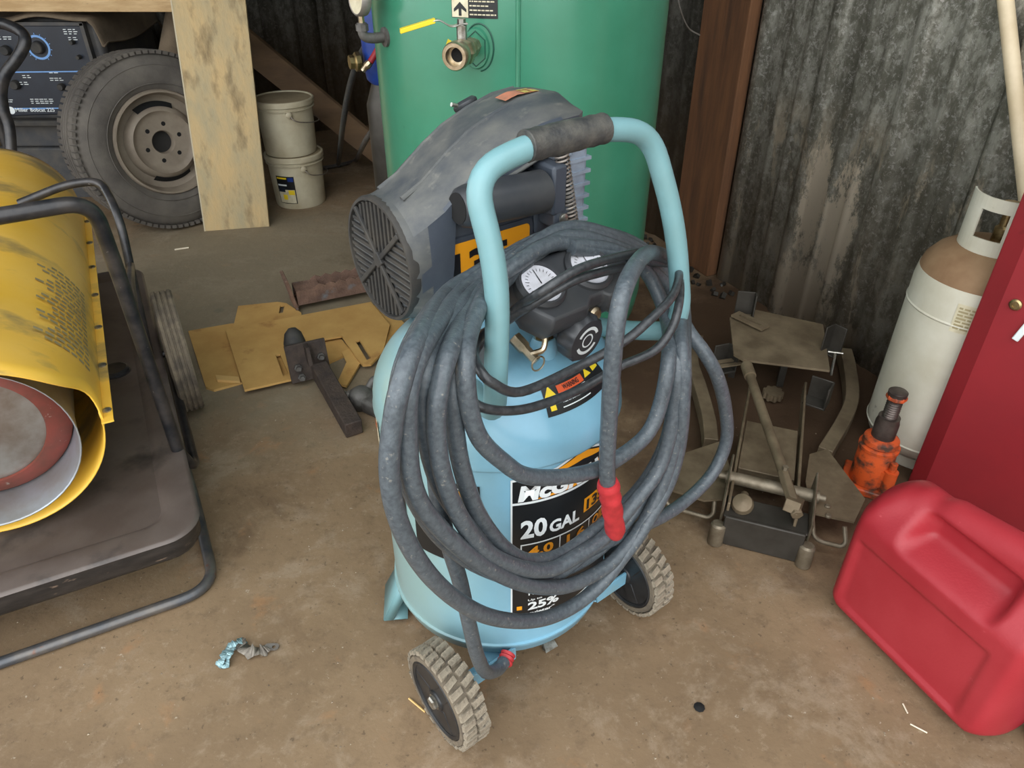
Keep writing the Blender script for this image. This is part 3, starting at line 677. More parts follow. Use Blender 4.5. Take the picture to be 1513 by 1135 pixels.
# filler cap and clip on top, warning sticker
mb = MB(); mb.lathe([(.020, 0), (.022, .003), (.022, .008), (.016, .013)], (.085, .190, .998), (-.3, .5, 1), 20); cp = mb.build('oil_cap', M['black'], comp, bevel=.001)
mb = MB(); mb.lathe([(.0035, 0), (.0035, .012)], (.064, .188, 1.004), (-1, 0, .3), 8); mb.build('clip_screw', M['zinc'], cp)
mb = MB(); zt = lambda x: 1.0286 - max(0, .12 - x) * .28 - max(0, x - .16) * .14
f = lambda u, v: (u, v, zt(u)); patch(mb, box4(.098, .100, .172, .128), f, 6); st = mb.build('top_sticker', M['sticker_faded'], comp, recalc=False)
mb = MB(); f = lambda u, v: (u, v, zt(u) + .0009); patch(mb, box4(.138, .101, .150, .116), f, 2); patch(mb, box4(.154, .101, .170, .116), f, 2); patch(mb, box4(.138, .120, .160, .125), f, 2); mb.build('sticker_field', M['sticker_yellow'], st, recalc=False)
# cylinder head in cast aluminium with fins, cooling tube
mb = MB(); mb.box((.190, .095, .865), (.085, .11, .19)); hdm = mb.build('cylinder_head', M['castalu'], comp, bevel=.012, seg=3)
mb = MB()
for k in range(8): mb.box((.192, .094, .79 + k * .022), (.0865, .1125, .006))
stuff(mb.build('cooling_fins', M['castalu'], hdm))
mb = MB(); mb.box((.165, .045, .962), (.05, .02, .06)); mb.build('head_lug', M['castalu'], hdm, bevel=.004)
mb = MB(); A, B = Vector((.140, .012, .965)), Vector((.162, -.005, .815)); n = 420
helix = []
q = axis_matrix(A, B).to_3x3()
for i in range(n + 1):
    t = i / n; a = t * 2 * math.pi * 23; helix.append(A.lerp(B, t) + q @ Vector((math.cos(a) * .0105, math.sin(a) * .0105, 0)))
mb.tube(helix, .0021, 5); sp = mb.build('discharge_tube', M['greymetal'], comp); lab(sp, 'coiled spring guard round the discharge tube')
mb = MB(); mb.cyl(A, B, .0068, n=12); mb.tube(catmull([A + Vector((0, .035, .002)), A + Vector((-.002, .02, .012)), A], 5), .007, 10); mb.build('inner_tube', M['black_dull'], sp)
mb = MB(); mb.lathe([(.013, 0), (.013, .016), (.010, .020), (.010, .028)], A + Vector((-.003, .018, .012)), (-.1, .4, .3), 6); mb.build('tube_nut', M['brass'], sp)

# --- regulator panel with gauges and knob
PN = Vector((.0, -.55, .835)).normalized(); PC = Vector((.038, -.142, .824)); PX = Vector((1, 0, 0)); PY = PN.cross(PX)
if PY.z < 0: PY = -PY
def pp(u, v, w_=0): return PC + PX * u + PY * v + PN * w_
out = [(-.105, -.030), (-.080, -.062), (-.012, -.062), (.004, -.048), (.030, -.048), (.040, -.058), (.085, -.058), (.112, -.034), (.112, .034), (.085, .052), (-.085, .052), (-.105, .034)]
mb = MB(); mb.rings([[pp(u * .93, v * .9, -.052) for u, v in out], [pp(u, v, -.030) for u, v in out], [pp(u, v, -.010) for u, v in out], [pp(u * .93, v * .86, .003) for u, v in out]]); pan = mb.build('control_panel', M['black'], comp, bevel=.003)
for u in (-.064, .030):
    mb = MB(); mb.lathe([(.040, -.006), (.040, .008), (.036, .013), (.0325, .013), (.0318, .008)], pp(u, .003), PN, 40, cap=False); g = mb.build('pressure_gauge', M['black'], pan)
    mb = MB(); mb.lathe([(.0322, .0085), (.0001, .0085)], pp(u, .003), PN, 36, cap=False); mb.build('gauge_dial', M['gauge_face'], g, recalc=False)
    mb = MB()
    for k in range(21):
        a = R(-45 + 270 * k / 20); r0 = .021 if k % 5 else .019
        c0, s0 = math.cos(a), math.sin(a); e = .0004
        P = [(u + c0 * r0 - s0 * e, s0 * r0 + c0 * e), (u + c0 * .0255 - s0 * e, s0 * .0255 + c0 * e), (u + c0 * .0255 + s0 * e, s0 * .0255 - c0 * e), (u + c0 * r0 + s0 * e, s0 * r0 - c0 * e)]
        mb.poly([pp(x, .003 + y, .0092) for x, y in P])
    add_text(mb, 'PSI', u - .006, -.011, .012, .005, lambda a_, b_: pp(a_, b_, .0092), .01)
    mb.poly([pp(u - .001, .003, .0096), pp(u + .001, .003, .0096), pp(u + .0006, .027, .0096), pp(u - .0002, .027, .0096)]); mb.build('gauge_marks', M['decal_black'], g, recalc=False)
for u, v in ((.066, -.064), (.020, -.058)):
    mb = MB(); mb.lathe([(.012, -.02), (.012, 0), (.008, .004)], pp(u, v, -.030), Vector((0, -1, .1)), 20); mb.build('panel_outlet', M['nickel'], pan)
KA, KB = Vector((.022, -.108, .748)), Vector((.030, -.188, .738)); kd = (KB - KA).normalized()
mb = MB(); L_ = (KB - KA).length; rr = []
q = axis_matrix(KA, KB).to_3x3()
for t, r_, amp in ((0, .020, 0), (.02, .022, .0012), (L_ * .55, .023, .0012), (L_ * .6, .033, 0), (L_ * .68, .038, .0016), (L_ * .93, .038, .0016), (L_, .034, 0)):
    rr.append([KA + kd * t + q @ Vector((math.cos(a) * (r_ + amp * math.cos(a * 12)), math.sin(a) * (r_ + amp * math.cos(a * 12)), 0)) for a in [2 * math.pi * k / 72 for k in range(72)]])
mb.rings(rr); kn = mb.build('regulator_knob', M['black'], comp, sharp=45)
qx = q @ Vector((1, 0, 0)); qy = q @ Vector((0, 1, 0))
def kf(u, v): return KB + kd * .0008 + qx * u + qy * v
mb = MB()
for a0, a1 in ((20, 150), (200, 330)):
    P = [(math.cos(R(a)) * .024, math.sin(R(a)) * .024) for a in range(a0, a1 + 1, 10)] + [(math.cos(R(a)) * .0185, math.sin(R(a)) * .0185) for a in range(a1, a0 - 1, -10)]
    n = len(P) // 2
    for i in range(n - 1): mb.poly([kf(*P[i]), kf(*P[i + 1]), kf(*P[-i - 2]), kf(*P[-i - 1])])
for a in range(0, 360, 20):
    P = [(math.cos(R(a + k)) * r_, math.sin(R(a + k)) * r_) for k, r_ in ((0, .012), (20, .012), (20, .0095), (0, .0095))]; mb.poly([kf(*p) for p in P])
mb.build('knob_marking', M['decal_white'], kn, recalc=False)
mb = MB(); mb.lathe([(.012, -.02), (.012, .02)], KA + Vector((0, .012, .002)), kd, 12); mb.build('regulator_neck', M['brass'], kn)
# safety valve, couplers and pull rings under the panel
mb = MB(); a = Vector((-.055, -.118, .742)); mb.lathe([(.011, 0), (.011, .022), (.008, .026), (.008, .05)], a, (.2, -.8, -.5), 6); sv = mb.build('safety_valve', M['nickel'], comp)
mb = MB(); cc = a + Vector((.012, -.045, -.030)); mb.tube([cc + Vector((math.cos(t) * .012, .002, math.sin(t) * .012)) for t in [2 * math.pi * k / 20 for k in range(20)]], .0014, 6, True); mb.build('pull_ring', M['nickel'], sv)
mb = MB(); mb.lathe([(.009, 0), (.011, .008), (.011, .02), (.007, .03)], (-.045, -.10, .775), (0, -.7, .3), 12); mb.tube(catmull([(-.045, -.12, .775), (-.022, -.145, .758), (-.028, -.155, .73), (-.05, -.15, .725)], 5), .005, 8); mb.build('outlet_coupler', M['nickel'], comp)
mb = MB(); mb.box((-.088, -.105, .715), (.035, .04, .085)); mb.build('pressure_switch', M['black'], comp, bevel=.006)
mb = MB(); mb.box((.04, -.075, .79), (.16, .05, .06)); mb.cyl((.004, -.110, .74), (.004, -.105, .78), .010, n=12); mb.build('manifold', M['black'], comp, bevel=.008)
# --- thin power cord wound round the handle legs (part of the compressor)
def crd(P, name='power_cord'):
    mb = MB(); mb.tube(catmull([LP(*p) for p in P], 6), .0068, 10); return mb.build(name, M['cord'], comp, sharp=60)
crd([(960, 372, -.12), (940, 374, -.15), (890, 386, -.200), (848, 401, -.212), (800, 431, -.205), (768, 452, -.165), (735, 478, -.14), (708, 500, -.15), (700, 522, -.20), (708, 545, -.235), (728, 566, -.252), (770, 579, -.25), (848, 545, -.24), (920, 506, -.255), (961, 472, -.262), (992, 440, -.25), (1003, 412, -.215), (1001, 392, -.17)])
crd([(955, 385, -.10), (935, 392, -.14), (890, 402, -.198), (845, 416, -.206), (790, 448, -.185), (755, 470, -.155), (715, 500, -.13), (690, 545, -.16), (688, 580, -.225), (712, 602, -.25), (755, 607, -.25), (800, 598, -.248), (860, 574, -.246), (913, 543, -.25), (967, 518, -.262), (993, 484, -.262), (1003, 450, -.25), (1005, 425, -.22), (1003, 405, -.18)])

# ================================================================ CABLE COIL draped over the handle hooks
def yd(py):
    K = [(330, -.090), (400, -.100), (440, -.125), (490, -.205), (540, -.250), (700, -.262), (850, -.268), (960, -.262)]
    for (a, b), (c_, d_) in zip(K, K[1:]):
        if py <= c_: return b + (d_ - b) * max(0, (py - a)) / (c_ - a)
    return K[-1][1]
loops = [
 [(845, 366), (905, 370), (955, 402), (985, 470), (988, 530), (975, 600), (954, 644), (912, 678), (878, 695), (827, 705), (777, 703), (743, 682), (709, 648), (692, 595), (688, 530), (697, 480), (722, 428), (765, 388)],
 [(822, 359), (900, 368), (960, 398), (1000, 445), (1003, 510), (998, 580), (985, 650), (958, 705), (919, 750), (868, 793), (829, 820), (800, 828), (770, 826), (738, 803), (704, 755), (682, 690), (672, 629), (669, 574), (680, 520), (705, 464), (748, 412)],
 [(830, 352), (900, 362), (962, 392), (998, 440), (1001, 520), (996, 610), (975, 690), (935, 745), (893, 794), (855, 820), (812, 842), (765, 838), (715, 812), (676, 758), (654, 700), (645, 640), (648, 580), (664, 519), (692, 460), (740, 406)],
 [(838, 345), (905, 356), (966, 390), (1001, 440), (1004, 520), (990, 640), (960, 720), (925, 770), (880, 815), (829, 843), (777, 842), (726, 816), (682, 766), (650, 716), (632, 655), (624, 590), (632, 537), (664, 472), (712, 422), (765, 380)],
 [(835, 338), (905, 350), (968, 385), (1007, 440), (1010, 520), (1008, 600), (985, 700), (950, 775), (905, 830), (855, 860), (817, 868), (770, 862), (722, 840), (675, 805), (628, 754), (607, 703), (602, 629), (606, 565), (630, 503), (682, 432), (735, 394)],
 [(830, 343), (900, 347), (955, 372), (992, 420), (1012, 480), (1040, 520), (1060, 557), (1072, 606), (1073, 652), (1053, 699), (1018, 736), (979, 763), (920, 790), (868, 815), (817, 852), (765, 856), (700, 832), (648, 790), (608, 725), (590, 653), (588, 583), (609, 508), (652, 444), (702, 406), (765, 372)],
 [(830, 350), (890, 348), (950, 372), (1000, 430), (1006, 500), (1009, 590), (1003, 660), (985, 720), (946, 788), (921, 822), (891, 860), (853, 892), (811, 912), (768, 918), (722, 911), (680, 890), (640, 856), (607, 810), (584, 754), (575, 695), (580, 630), (592, 570), (618, 500), (662, 432), (718, 398), (780, 362)],
]
off = [-.018, 0, -.022, -.002, -.026, -.004, -.03]
pts = []
for k, lp in enumerate(loops):
    n = len(lp)
    for i, (px, py) in enumerate(lp):
        t = i / n; o0 = off[k]; o1 = off[(k + 1) % len(off)] if k < 6 else off[k]
        y = yd(py) + (o0 if py > 470 else o0 * .2 + (.010 * k - .022) * min(1, (480 - py) / 60))
        pts.append(comp.matrix_basis @ LP(px, py, y))
CR = .0122
# end that hangs down in front with the red boot
end1 = [(965, 373, -.150), (945, 384, -.235), (925, 420, -.285), (912, 470, -.300), (905, 540, -.305), (900, 620, -.305), (897, 690, -.305), (899, 725, -.305)]
e1 = [comp.matrix_basis @ LP(*p) for p in end1]
# last turn leads into the tail that hangs to the floor side by the axle
tail = [(825, 346, -.070), (838, 354, -.048), (822, 364, -.045), (780, 380, -.06), (718, 430, -.10), (672, 510, -.17), (645, 620, -.212), (645, 720, -.225), (662, 800, -.238), (680, 860, -.248), (693, 920, -.25), (704, 965, -.245), (717, 992, -.23), (734, 990, -.215), (745, 978, -.205)]
tl = [comp.matrix_basis @ LP(*p) for p in tail]
head = [comp.matrix_basis @ LP(*p) for p in [(900, 372, -.10), (940, 372, -.125)]]
allp = catmull(list(reversed(e1)) + [comp.matrix_basis @ LP(985, 385, -.13)] + pts + tl, 5)
mb = MB(); mb.tube(allp, CR, 12); cable = mb.build('coiled_cable', M['rubber'], None, sharp=70)
tag(cable, 'thick scuffed black cable coiled in loops over the compressor handle', 'cable')
def boot(P, r0, m):
    mb = MB(); n = len(P); pr = [1.12, 1.28, 1.3, 1.12, 1.22, 1.28, 1.1, 1.22, 1.25, 1.08, 1.2, 1.24, .9][:n]
    mb.tube(P, [r0 * p for p in pr], 16); return mb.build('connector_boot', M[m], cable, sharp=50)
p0, p1, p2 = (comp.matrix_basis @ LP(*p) for p in ((898, 712, -.305), (903, 742, -.306), (910, 790, -.300)))
c_ = catmull([p0, p1, p2], 6); lab(boot(c_, CR * 1.12, 'red_boot'), 'red rubber boot on the hanging cable end')
p0, p1 = (comp.matrix_basis @ LP(*p) for p in ((745, 981, -.205), (751, 966, -.195)))
c_ = [p0.lerp(p1, k / 8) for k in range(9)]; lab(boot(c_, CR * .95, 'red_boot'), 'red boot on the cable end by the axle')

# ================================================================ YELLOW HEATER on a black tray
ho = G(315, 870); HT = thing('torpedo_heater', 'large yellow barrel heater on a black fuel tray with tube frame', 'heater', (ho.x, ho.y, 0), R(27.5))
bx, bz, br, y0b, y1b = -.312, .432, .215, .10, 1.50
# barrel shells (upper and lower half), thin steel
mb = MB()
def shell(u, v):
    a = R(-2 + 184 * u); y = (y0b - .075 * math.sin(a) + .04 * math.exp(-((u - .10) / .08) ** 2)) * (1 - v) + y1b * v
    yy = y; r = br - (.012 * max(0, (v - .93)) / .07)
    dent = .010 * math.exp(-((u - .30) / .10) ** 2) * math.exp(-((v - .18) / .12) ** 2)
    return (bx + (r - dent) * math.cos(a), yy, bz + (r - dent) * math.sin(a))
mb.grid(shell, 44, 30); up = mb.build('upper_shell', M['yellow'], HT, sharp=60, solid=.003)
mb = MB(); mb.grid(lambda u, v: (bx + (br - .004) * math.cos(R(178 + 184 * u)), (y0b + .03) * (1 - v) + y1b * v, bz + (br - .004) * math.sin(R(178 + 184 * u))), 40, 12)
mb.build('lower_shell', M['yellow'], HT, sharp=60, solid=.003)
mb = MB(); mb.box((bx + br + .008, (y0b + y1b) / 2, bz), (.022, y1b - y0b, .004)); fl = mb.build('seam_flange', M['yellow'], HT)
for k in range(8):
    mb = MB(); mb.lathe([(.009, 0), (.009, .003), (.005, .005)], (bx + br + .009, y0b + .04 + k * .19, bz + .002), (0, 0, 1), 8); mb.build('screw', M['zinc'], fl)
# faded print and wear on the shell
def sh(a_deg, y, off=.002): a = R(a_deg); return (bx + (br + off) * math.cos(a), y, bz + (br + off) * math.sin(a))
mb = MB()
for k in range(18):
    y = .22 + k * .022; ln = 30 + 6 * math.sin(k * 1.7)
    for j in range(6):
        a0 = 14 + j * ln / 6; patch(mb, [(a0, y), (a0 + ln / 6 * .78, y), (a0 + ln / 6 * .78, y + .010), (a0, y + .010)], lambda u, v: sh(u, v, .0022), 1)
stuff(mb.build('faded_print', M['print_grey'], up, recalc=False))
# end cap at the back
mb = MB(); mb.lathe([(br - .012, 0), (br - .06, .03), (.0001, .04)], (bx, y1b - .005, bz), (0, 1, 0), 48, cap=False); mb.build('rear_cap', M['yellow'], HT)
# combustion parts seen through the open end
mb = MB(); mb.lathe([(.176, 0), (.174, .004), (.166, .10), (.162, 1.1)], (bx - .01, y0b + .02, bz - .012), (0, 1, 0), 56, cap=False); ch = mb.build('combustion_chamber', M['silver'], HT, solid=.002, sharp=60)
mb = MB(); mb.lathe([(.163, .10), (.150, .085), (.118, .07), (.116, .076), (.148, .10), (.160, .12)], (bx - .01, y0b + .02, bz - .012), (0, 1, 0), 56, cap=False); mb.build('heat_ring', M['redbrown'], ch, sharp=60)
mb = MB(); mb.lathe([(.119, .078), (.07, .066), (.0001, .062)], (bx - .01, y0b + .02, bz - .012), (0, 1, 0), 48, cap=False); mb.build('flame_disc', M['greymetal'], ch)
# tray (fuel tank)
X0, X1, Y0, Y1, TZ = -.78, .018, -.032, 1.42, .205
mb = MB()
def rr(i, z, r): return [(x, y, z) for x, y in rrect(X0 + i, Y0 + i, X1 - i, Y1 - i, r, 8)]
mb.rings([rr(.012, .196, .06), rr(-.003, .199, .072), rr(.001, .2045, .07), rr(.006, .205, .068), rr(.054, .203, .05), rr(.064, .200, .046), rr(.080, .190, .040), rr(.115, .160, .036), rr(.130, .153, .03), rr(.15, .152, .03)], True)
tr = mb.build('fuel_tray', M['tray'], HT, sharp=50)
mb = MB(); mb.rings([rr(.03, .140, .05), rr(.012, .142, .06), rr(.004, .154, .07), rr(.001, .198, .07), rr(.008, .198, .06)], False); mb.build('tray_skirt', M['skirt'], tr, sharp=50)
mb = MB()
for sx_ in (X0 + .06, X1 - .02):
    mb.box((sx_, .36, .10), (.02, .05, .09)); mb.box((sx_, 1.1, .10), (.02, .05, .09))
stuff(mb.build('tray_bracket', M['skirt'], tr))
mb = MB(); q = rrect(X0 + .20, Y0 + .15, X1 - .15, Y1 - .12, .004, 2); mb.tube([(x, y, .1525) for x, y in q], .0035, 6, True); mb.build('tray_rib', M['tray'], tr)
cp_ = in_frame(HT, 172, 552, 2, .19); mb = MB(); mb.lathe([(.036, -.02), (.036, .006), (.040, .008), (.040, .014), (.036, .016), (.036, .022), (.030, .026), (.012, .024), (.0001, .024)], (cp_.x, cp_.y, .182), (0, 0, 1), 32); mb.build('fuel_cap', M['tube'], tr)
mb = MB()
for y in (.35, 1.15): mb.box((bx, y, .20), (.24, .04, .07)); mb.box((bx, y, .19), (.30, .06, .04))
mb.build('barrel_support', M['tray'], HT)
# skid tube along the floor
sk = fillet([(-.72, .9, .13), (-.72, .02, .014), (-.72, -.012, .013), (.006, -.012, .013), (.006, .30, .014), (.004, .42, .10)], [.05, .05, .075, .06], 8)
mb = MB(); mb.tube(sk, .0125, 12); mb.build('skid_tube', M['tube_grey'], HT, sharp=60)
# hoops over the barrel
def hoop(P, r, nm, rad):
    mb = MB(); mb.tube(fillet(P, rad, 9), r, 14); return mb.build(nm, M['tube'], HT, sharp=60)
hoop([(.006, .275, .195), (.006, .215, .70), (.004, .17, .845), (-.10, .15, .848), (-.50, .13, .848), (-.60, .13, .845), (-.60, .2, .19)], .0145, 'handle_hoop', [.10, .08, .05, .05, .1])
hoop([(-.012, .72, .19), (.008, .70, .45), (.022, .74, .62), (.0, .88, .672), (-.08, .90, .668), (-.20, .92, .63)], .011, 'rear_brace', [.1, .10, .05, .05])
mb = MB(); mb.tube([(.004, .24, .55), (.012, .46, .56), (.014, .70, .50)], .010, 10); mb.tube(fillet([(.006, .275, .20), (.03, .30, .11), (.03, 1.30, .11)], .05, 6), .012, 10); mb.build('side_rail', M['tube'], HT, sharp=60)
# wheels: solid rubber on an axle beside the tray
for wx in (.058, -.82):
    Wc = Vector((wx, .79, .180)); mb = MB()
    pr = [(.115, -.026), (.165, -.028), (.176, -.024)]
    for g in range(4):
        x = -.021 + g * .0135; pr += [(.180, x), (.180, x + .008), (.1755, x + .0085), (.1755, x + .0125)]
    pr += [(.178, .0275), (.165, .029), (.115, .027)]
    mb.lathe(pr + [pr[0]], Wc, (1, 0, 0), 56, cap=False); tw = mb.build('wheel', M['wheel_rubber'], HT, sharp=30)
    mb = MB(); mb.lathe([(.116, -.018), (.10, -.010), (.03, -.012), (.03, -.03), (.0001, -.03)], Wc, (1, 0, 0), 36, cap=False); mb.lathe([(.116, .018), (.10, .010), (.03, .012), (.03, .03), (.0001, .03)], Wc, (1, 0, 0), 36, cap=False)
    mb.build('wheel_disc', M['tube_grey'], tw)
mb = MB(); mb.cyl((-.85, .79, .180), (.09, .79, .180), .010); mb.build('axle', M['tube_grey'], HT)

# ================================================================ GREEN STORAGE TANK
GT = thing('vertical_air_tank', 'tall green cylindrical steel tank standing behind the blue compressor', 'tank', (.02, 2.12, 0), 0)
GRR = .38
mb = MB(); mb.lathe([(.02, .10), (.2, .115), (.32, .16), (.37, .22), (GRR, .28), (GRR, 1.75), (.37, 1.81), (.30, 1.88), (.15, 1.93), (0, 1.94)], n=96); gt = mb.build('tank_shell', M['green'], GT, sharp=50)
def gc(u, v, off=0): a = R(u); return ((GRR + off) * math.sin(a), -(GRR + off) * math.cos(a), v)
mb = MB(); mb.tube([gc(-1, z, 0) for z in (.28, .6, .9, 1.2, 1.5, 1.75)], .0055, 8); mb.build('weld_seam', M['green'], GT)
mb = MB(); mb.lathe([(.30, 0), (.31, .0), (.31, .19), (.30, .19)], n=64, cap=False); mb.build('base_ring', M['green'], GT, solid=.004)
# big oval inspection pad with hexagon trace and port
mb = MB()
pad = [(gc(-15 + .0 + 4.6 * math.cos(t), 1.012 + .043 * math.sin(t), .001), gc(-15 + 4.2 * math.cos(t), 1.012 + .040 * math.sin(t), .007)) for t in [2 * math.pi * k / 40 for k in range(40)]]
mb.rings([[p[0] for p in pad], [p[1] for p in pad]]); pd = mb.build('port_pad', M['green'], GT, sharp=30)
mb = MB(); mb.tube([gc(-15 + 3.7 * math.cos(t), 1.012 + .036 * math.sin(t), .0075) for t in [2 * math.pi * (k + .5) / 6 for k in range(6)]], .0014, 6, True); mb.tube([gc(-14 + 4.9 * math.cos(t), 1.014 + .048 * math.sin(t), .001) for t in [math.pi * k / 20 - 1.5 for k in range(30)]], .0018, 6); mb.build('gasket_trace', M['green_dark'], pd)
# ball valve with yellow lever
pa = Vector(gc(-15.5, 1.018)); dv = Vector((-.30, -.95, -.02)).normalized()
BV = thing('ball_valve', 'brass ball valve with yellow lever screwed into the green tank', 'valve', (GT.location.x + pa.x, GT.location.y + pa.y, pa.z), 0)
mb = MB(); mb.lathe([(.017, -.01), (.017, .022), (.0215, .026), (.0215, .050), (.019, .054), (.024, .060), (.029, .070), (.029, .086), (.022, .096)], (0, 0, 0), dv, 8)
mb.lathe([(.022, .092), (.027, .098), (.0285, .104), (.0285, .124), (.026, .128), (.019, .128), (.019, .108), (.0001, .106)], (0, 0, 0), dv, 28, cap=False)
mb.build('valve_body', M['nickel'], BV, sharp=35)
mb = MB(); mb.lathe([(.0185, .1075), (.0001, .1075)], (0, 0, 0), dv, 24, cap=False); mb.build('bore', M['inner_dark'], BV)
mb = MB(); pc_ = dv * .078; mb.cyl(pc_ + Vector((0, 0, .02)), pc_ + Vector((0, 0, .052)), .011, n=8); mb.cyl(pc_ + Vector((0, 0, .050)), pc_ + Vector((0, 0, .064)), .009, n=6); mb.build('valve_stem', M['zinc'], BV)
top = pc_ + Vector((0, 0, .055)); lv = [top + Vector((.012, .002, 0)), top, top + Vector((-.022, -.004, -.004)), top + Vector((-.045, -.010, .008)), top + Vector((-.062, -.012, .006))]
def strap(P, wv, t, name, m, parent):
    mb = MB(); rr_ = []
    for p in P: rr_.append([p - wv + Vector((0, 0, -t)), p + wv + Vector((0, 0, -t)), p + wv + Vector((0, 0, t)), p - wv + Vector((0, 0, t))])
    mb.rings(rr_); return mb.build(name, m, parent, bevel=.001)
strap(catmull(lv, 5), Vector((.002, -.009, 0)), .0016, 'lever_root', M['zinc'], BV)
strap([top + Vector((-.054, -.011, .0075)), top + Vector((-.125, -.028, -.010))], Vector((.002, -.0085, 0)), .0045, 'lever_grip', M['decal_yellow'], BV)
mb = MB(); mb.box(tuple(pc_ + Vector((-.032, .006, .006))), (.003, .03, .035), rotm(0, R(25), R(20))); mb.build('paper_tag', M['decal_yellow'], BV)
# decal on the tank
mb = MB(); patch(mb, box4(-23.3, 1.072, -7.6, 1.16), lambda u, v: gc(u, v, .0016), 6); dc = mb.build('instruction_decal', M['decal_black'], GT, recalc=False); lab(dc, 'black and cream instruction decal with an arrow pictogram')
mb = MB(); patch(mb, box4(-23.1, 1.073, -17.4, 1.159), lambda u, v: gc(u, v, .0026), 4); mb.build('pictogram_field', M['cream'], dc, recalc=False)
mb = MB(); patch(mb, [(-20.7, 1.076), (-19.7, 1.076), (-19.7, 1.090), (-18.0, 1.083), (-18.0, 1.089), (-20.2, 1.103), (-22.4, 1.089), (-22.4, 1.083), (-20.7, 1.090)], lambda u, v: gc(u, v, .0034), 3); mb.build('arrow_pictogram', M['decal_black'], dc, recalc=False)
mb = MB()
for k in range(9):
    ln = 8.4 - (k * 37 % 5) * .5; u = -16.9
    while u < -16.9 + ln:
        wd = .5 + (k * 7 + int(u * 10)) % 4 * .25; patch(mb, box4(u, 1.078 + k * .0085, min(u + wd, -8.1), 1.0805 + k * .0085), lambda a, b: gc(a, b, .0028), 1); u += wd + .25
stuff(mb.build('print_lines', M['cream'], dc, recalc=False))
# pressure gauge on an elbow at the left side
ge = Vector(gc(-58, 1.01)) + GT.location
PG = thing('pressure_gauge', 'round dusty pressure gauge on a pipe elbow at the green tank', 'gauge', ge, 0)
o_ = Vector((-.85, -.53, 0)).normalized()
mb = MB(); mb.lathe([(.022, -.004), (.022, .006), (.012, .008), (.012, .03)], (0, 0, 0), o_, 20); mb.tube(catmull([o_ * .01, o_ * .035, o_ * .056 + Vector((0, 0, .008)), o_ * .058 + Vector((0, 0, .035))], 5), .0115, 12); mb.lathe([(.015, 0), (.015, .014)], o_ * .058 + Vector((0, 0, .018)), (0, 0, 1), 8)
mb.build('pipe_elbow', M['cast'], PG)
mb = MB(); mb.cyl(o_ * .058 + Vector((0, 0, .03)), o_ * .058 + Vector((0, 0, .05)), .0075, n=6); mb.build('gauge_nut', M['nickel'], PG)
gcn = o_ * .058 + Vector((0, 0, .086)); gd = Vector((-.80, -.58, .1)).normalized()
mb = MB(); mb.lathe([(.028, -.016), (.036, -.014), (.038, -.008), (.038, .006), (.035, .010), (.033, .008)], gcn, gd, 32); cs = mb.build('gauge_case', M['greymetal'], PG)
mb = MB(); mb.lathe([(.033, .0085), (.0001, .0085)], gcn, gd, 32, cap=False); mb.build('gauge_dial', M['cream'], cs)

# things behind the tank on the left
mb = MB(); mb.lathe([(.05, .42), (.075, .45), (.08, .55), (.08, .95), (.07, 1.02), (.03, 1.05)], (-.42, 2.62, 0), n=28); bp_ = thing('blue_pump', 'deep blue pump body half hidden behind the green tank', 'pump', (0, 0, 0))
bp_.location = (-.425, 2.60, 0); bm_ = MB(); bm_.lathe([(.04, .76), (.06, .78), (.066, .82), (.066, 1.05), (.05, 1.10), (.03, 1.12)], n=28); bm_.build('pump_body', M['blue_pump'], bp_)
bm_ = MB(); bm_.lathe([(.11, 0), (.11, .02), (.06, .04), (.06, .30), (.07, .34), (.07, .70), (.045, .77)], n=24); bm_.build('pump_base', M['jackdark'], bp_, bevel=.002)
bm_ = MB(); bm_.lathe([(.030, 0), (.030, .015), (.022, .02), (.022, .035)], (-.07, -.04, .84), (-.9, -.4, 0), 8); bm_.build('brass_union', M['brass'], bp_); mb.bm.free()
hz = AY(547, 92, 2.50); hq = thing('air_hose_end', 'red air hose end with metal coupler beside the green tank', 'hose', hz)
bm_ = MB(); bm_.tube(catmull([(0, 0, 0), (.015, .01, .02), (.03, .02, .04), (.05, .04, .05)], 5), .010, 10); bm_.build('hose', M['red_hose'], hq)
bm_ = MB(); bm_.lathe([(.010, 0), (.012, .006), (.012, .018), (.009, .022), (.009, .036)], (0, 0, 0), (-.75, -.1, -.7), 8); bm_.build('coupler', M['nickel'], hq)
P = [AY(548, 55, 2.7), AY(528, 92, 2.8), AY(514, 140, 2.95), AY(506, 190, 3.15), AY(502, 225, 3.6), G(500, 243, .012)]
mb = MB(); mb.tube(catmull(P, 6), .012, 10); tag(mb.build('black_hose', M['cord'], None), 'black hose hanging straight down left of the green tank', 'hose')
P = [AY(566, 182, 2.75), AY(548, 196, 2.9), AY(536, 216, 3.1), G(526, 236, .02), G(510, 242, .012), G(470, 250, .012)]
mb = MB(); mb.tube(catmull(P, 6), .011, 10); tag(mb.build('grey_hose', M['tube_grey'], None), 'dull grey hose bending down to the dark floor beside the black hose', 'hose')

# ================================================================ WHITE GAS CYLINDER
LG = thing('gas_cylinder', 'dusty white steel gas cylinder with brown top against the metal wall', 'gas cylinder', (1.145, 1.615, 0), 0)
mb = MB(); mb.lathe([(.10, .0), (.118, .0), (.118, .03), (.10, .03), (.14, .05), (.150, .085), (.150, .505), (.146, .535)], n=56, cap=True); cy = mb.build('cylinder_body', M['white_cyl'], LG, sharp=50)
mb = MB(); mb.lathe([(.1465, .53), (.140, .556), (.12, .583), (.09, .603), (.05, .614), (0, .617)], n=56, cap=False); mb.build('domed_top', M['brown_dust'], LG, sharp=60)
mb = MB(); mb.lathe([(.1505, 0), (.1525, .004), (.1505, .008)], (0, 0, .445), n=56, cap=False); mb.lathe([(.1505, 0), (.1525, .004), (.1505, .008)], (0, 0, .075), n=56, cap=False); stuff(mb.build('weld_band', M['white_cyl'], cy))
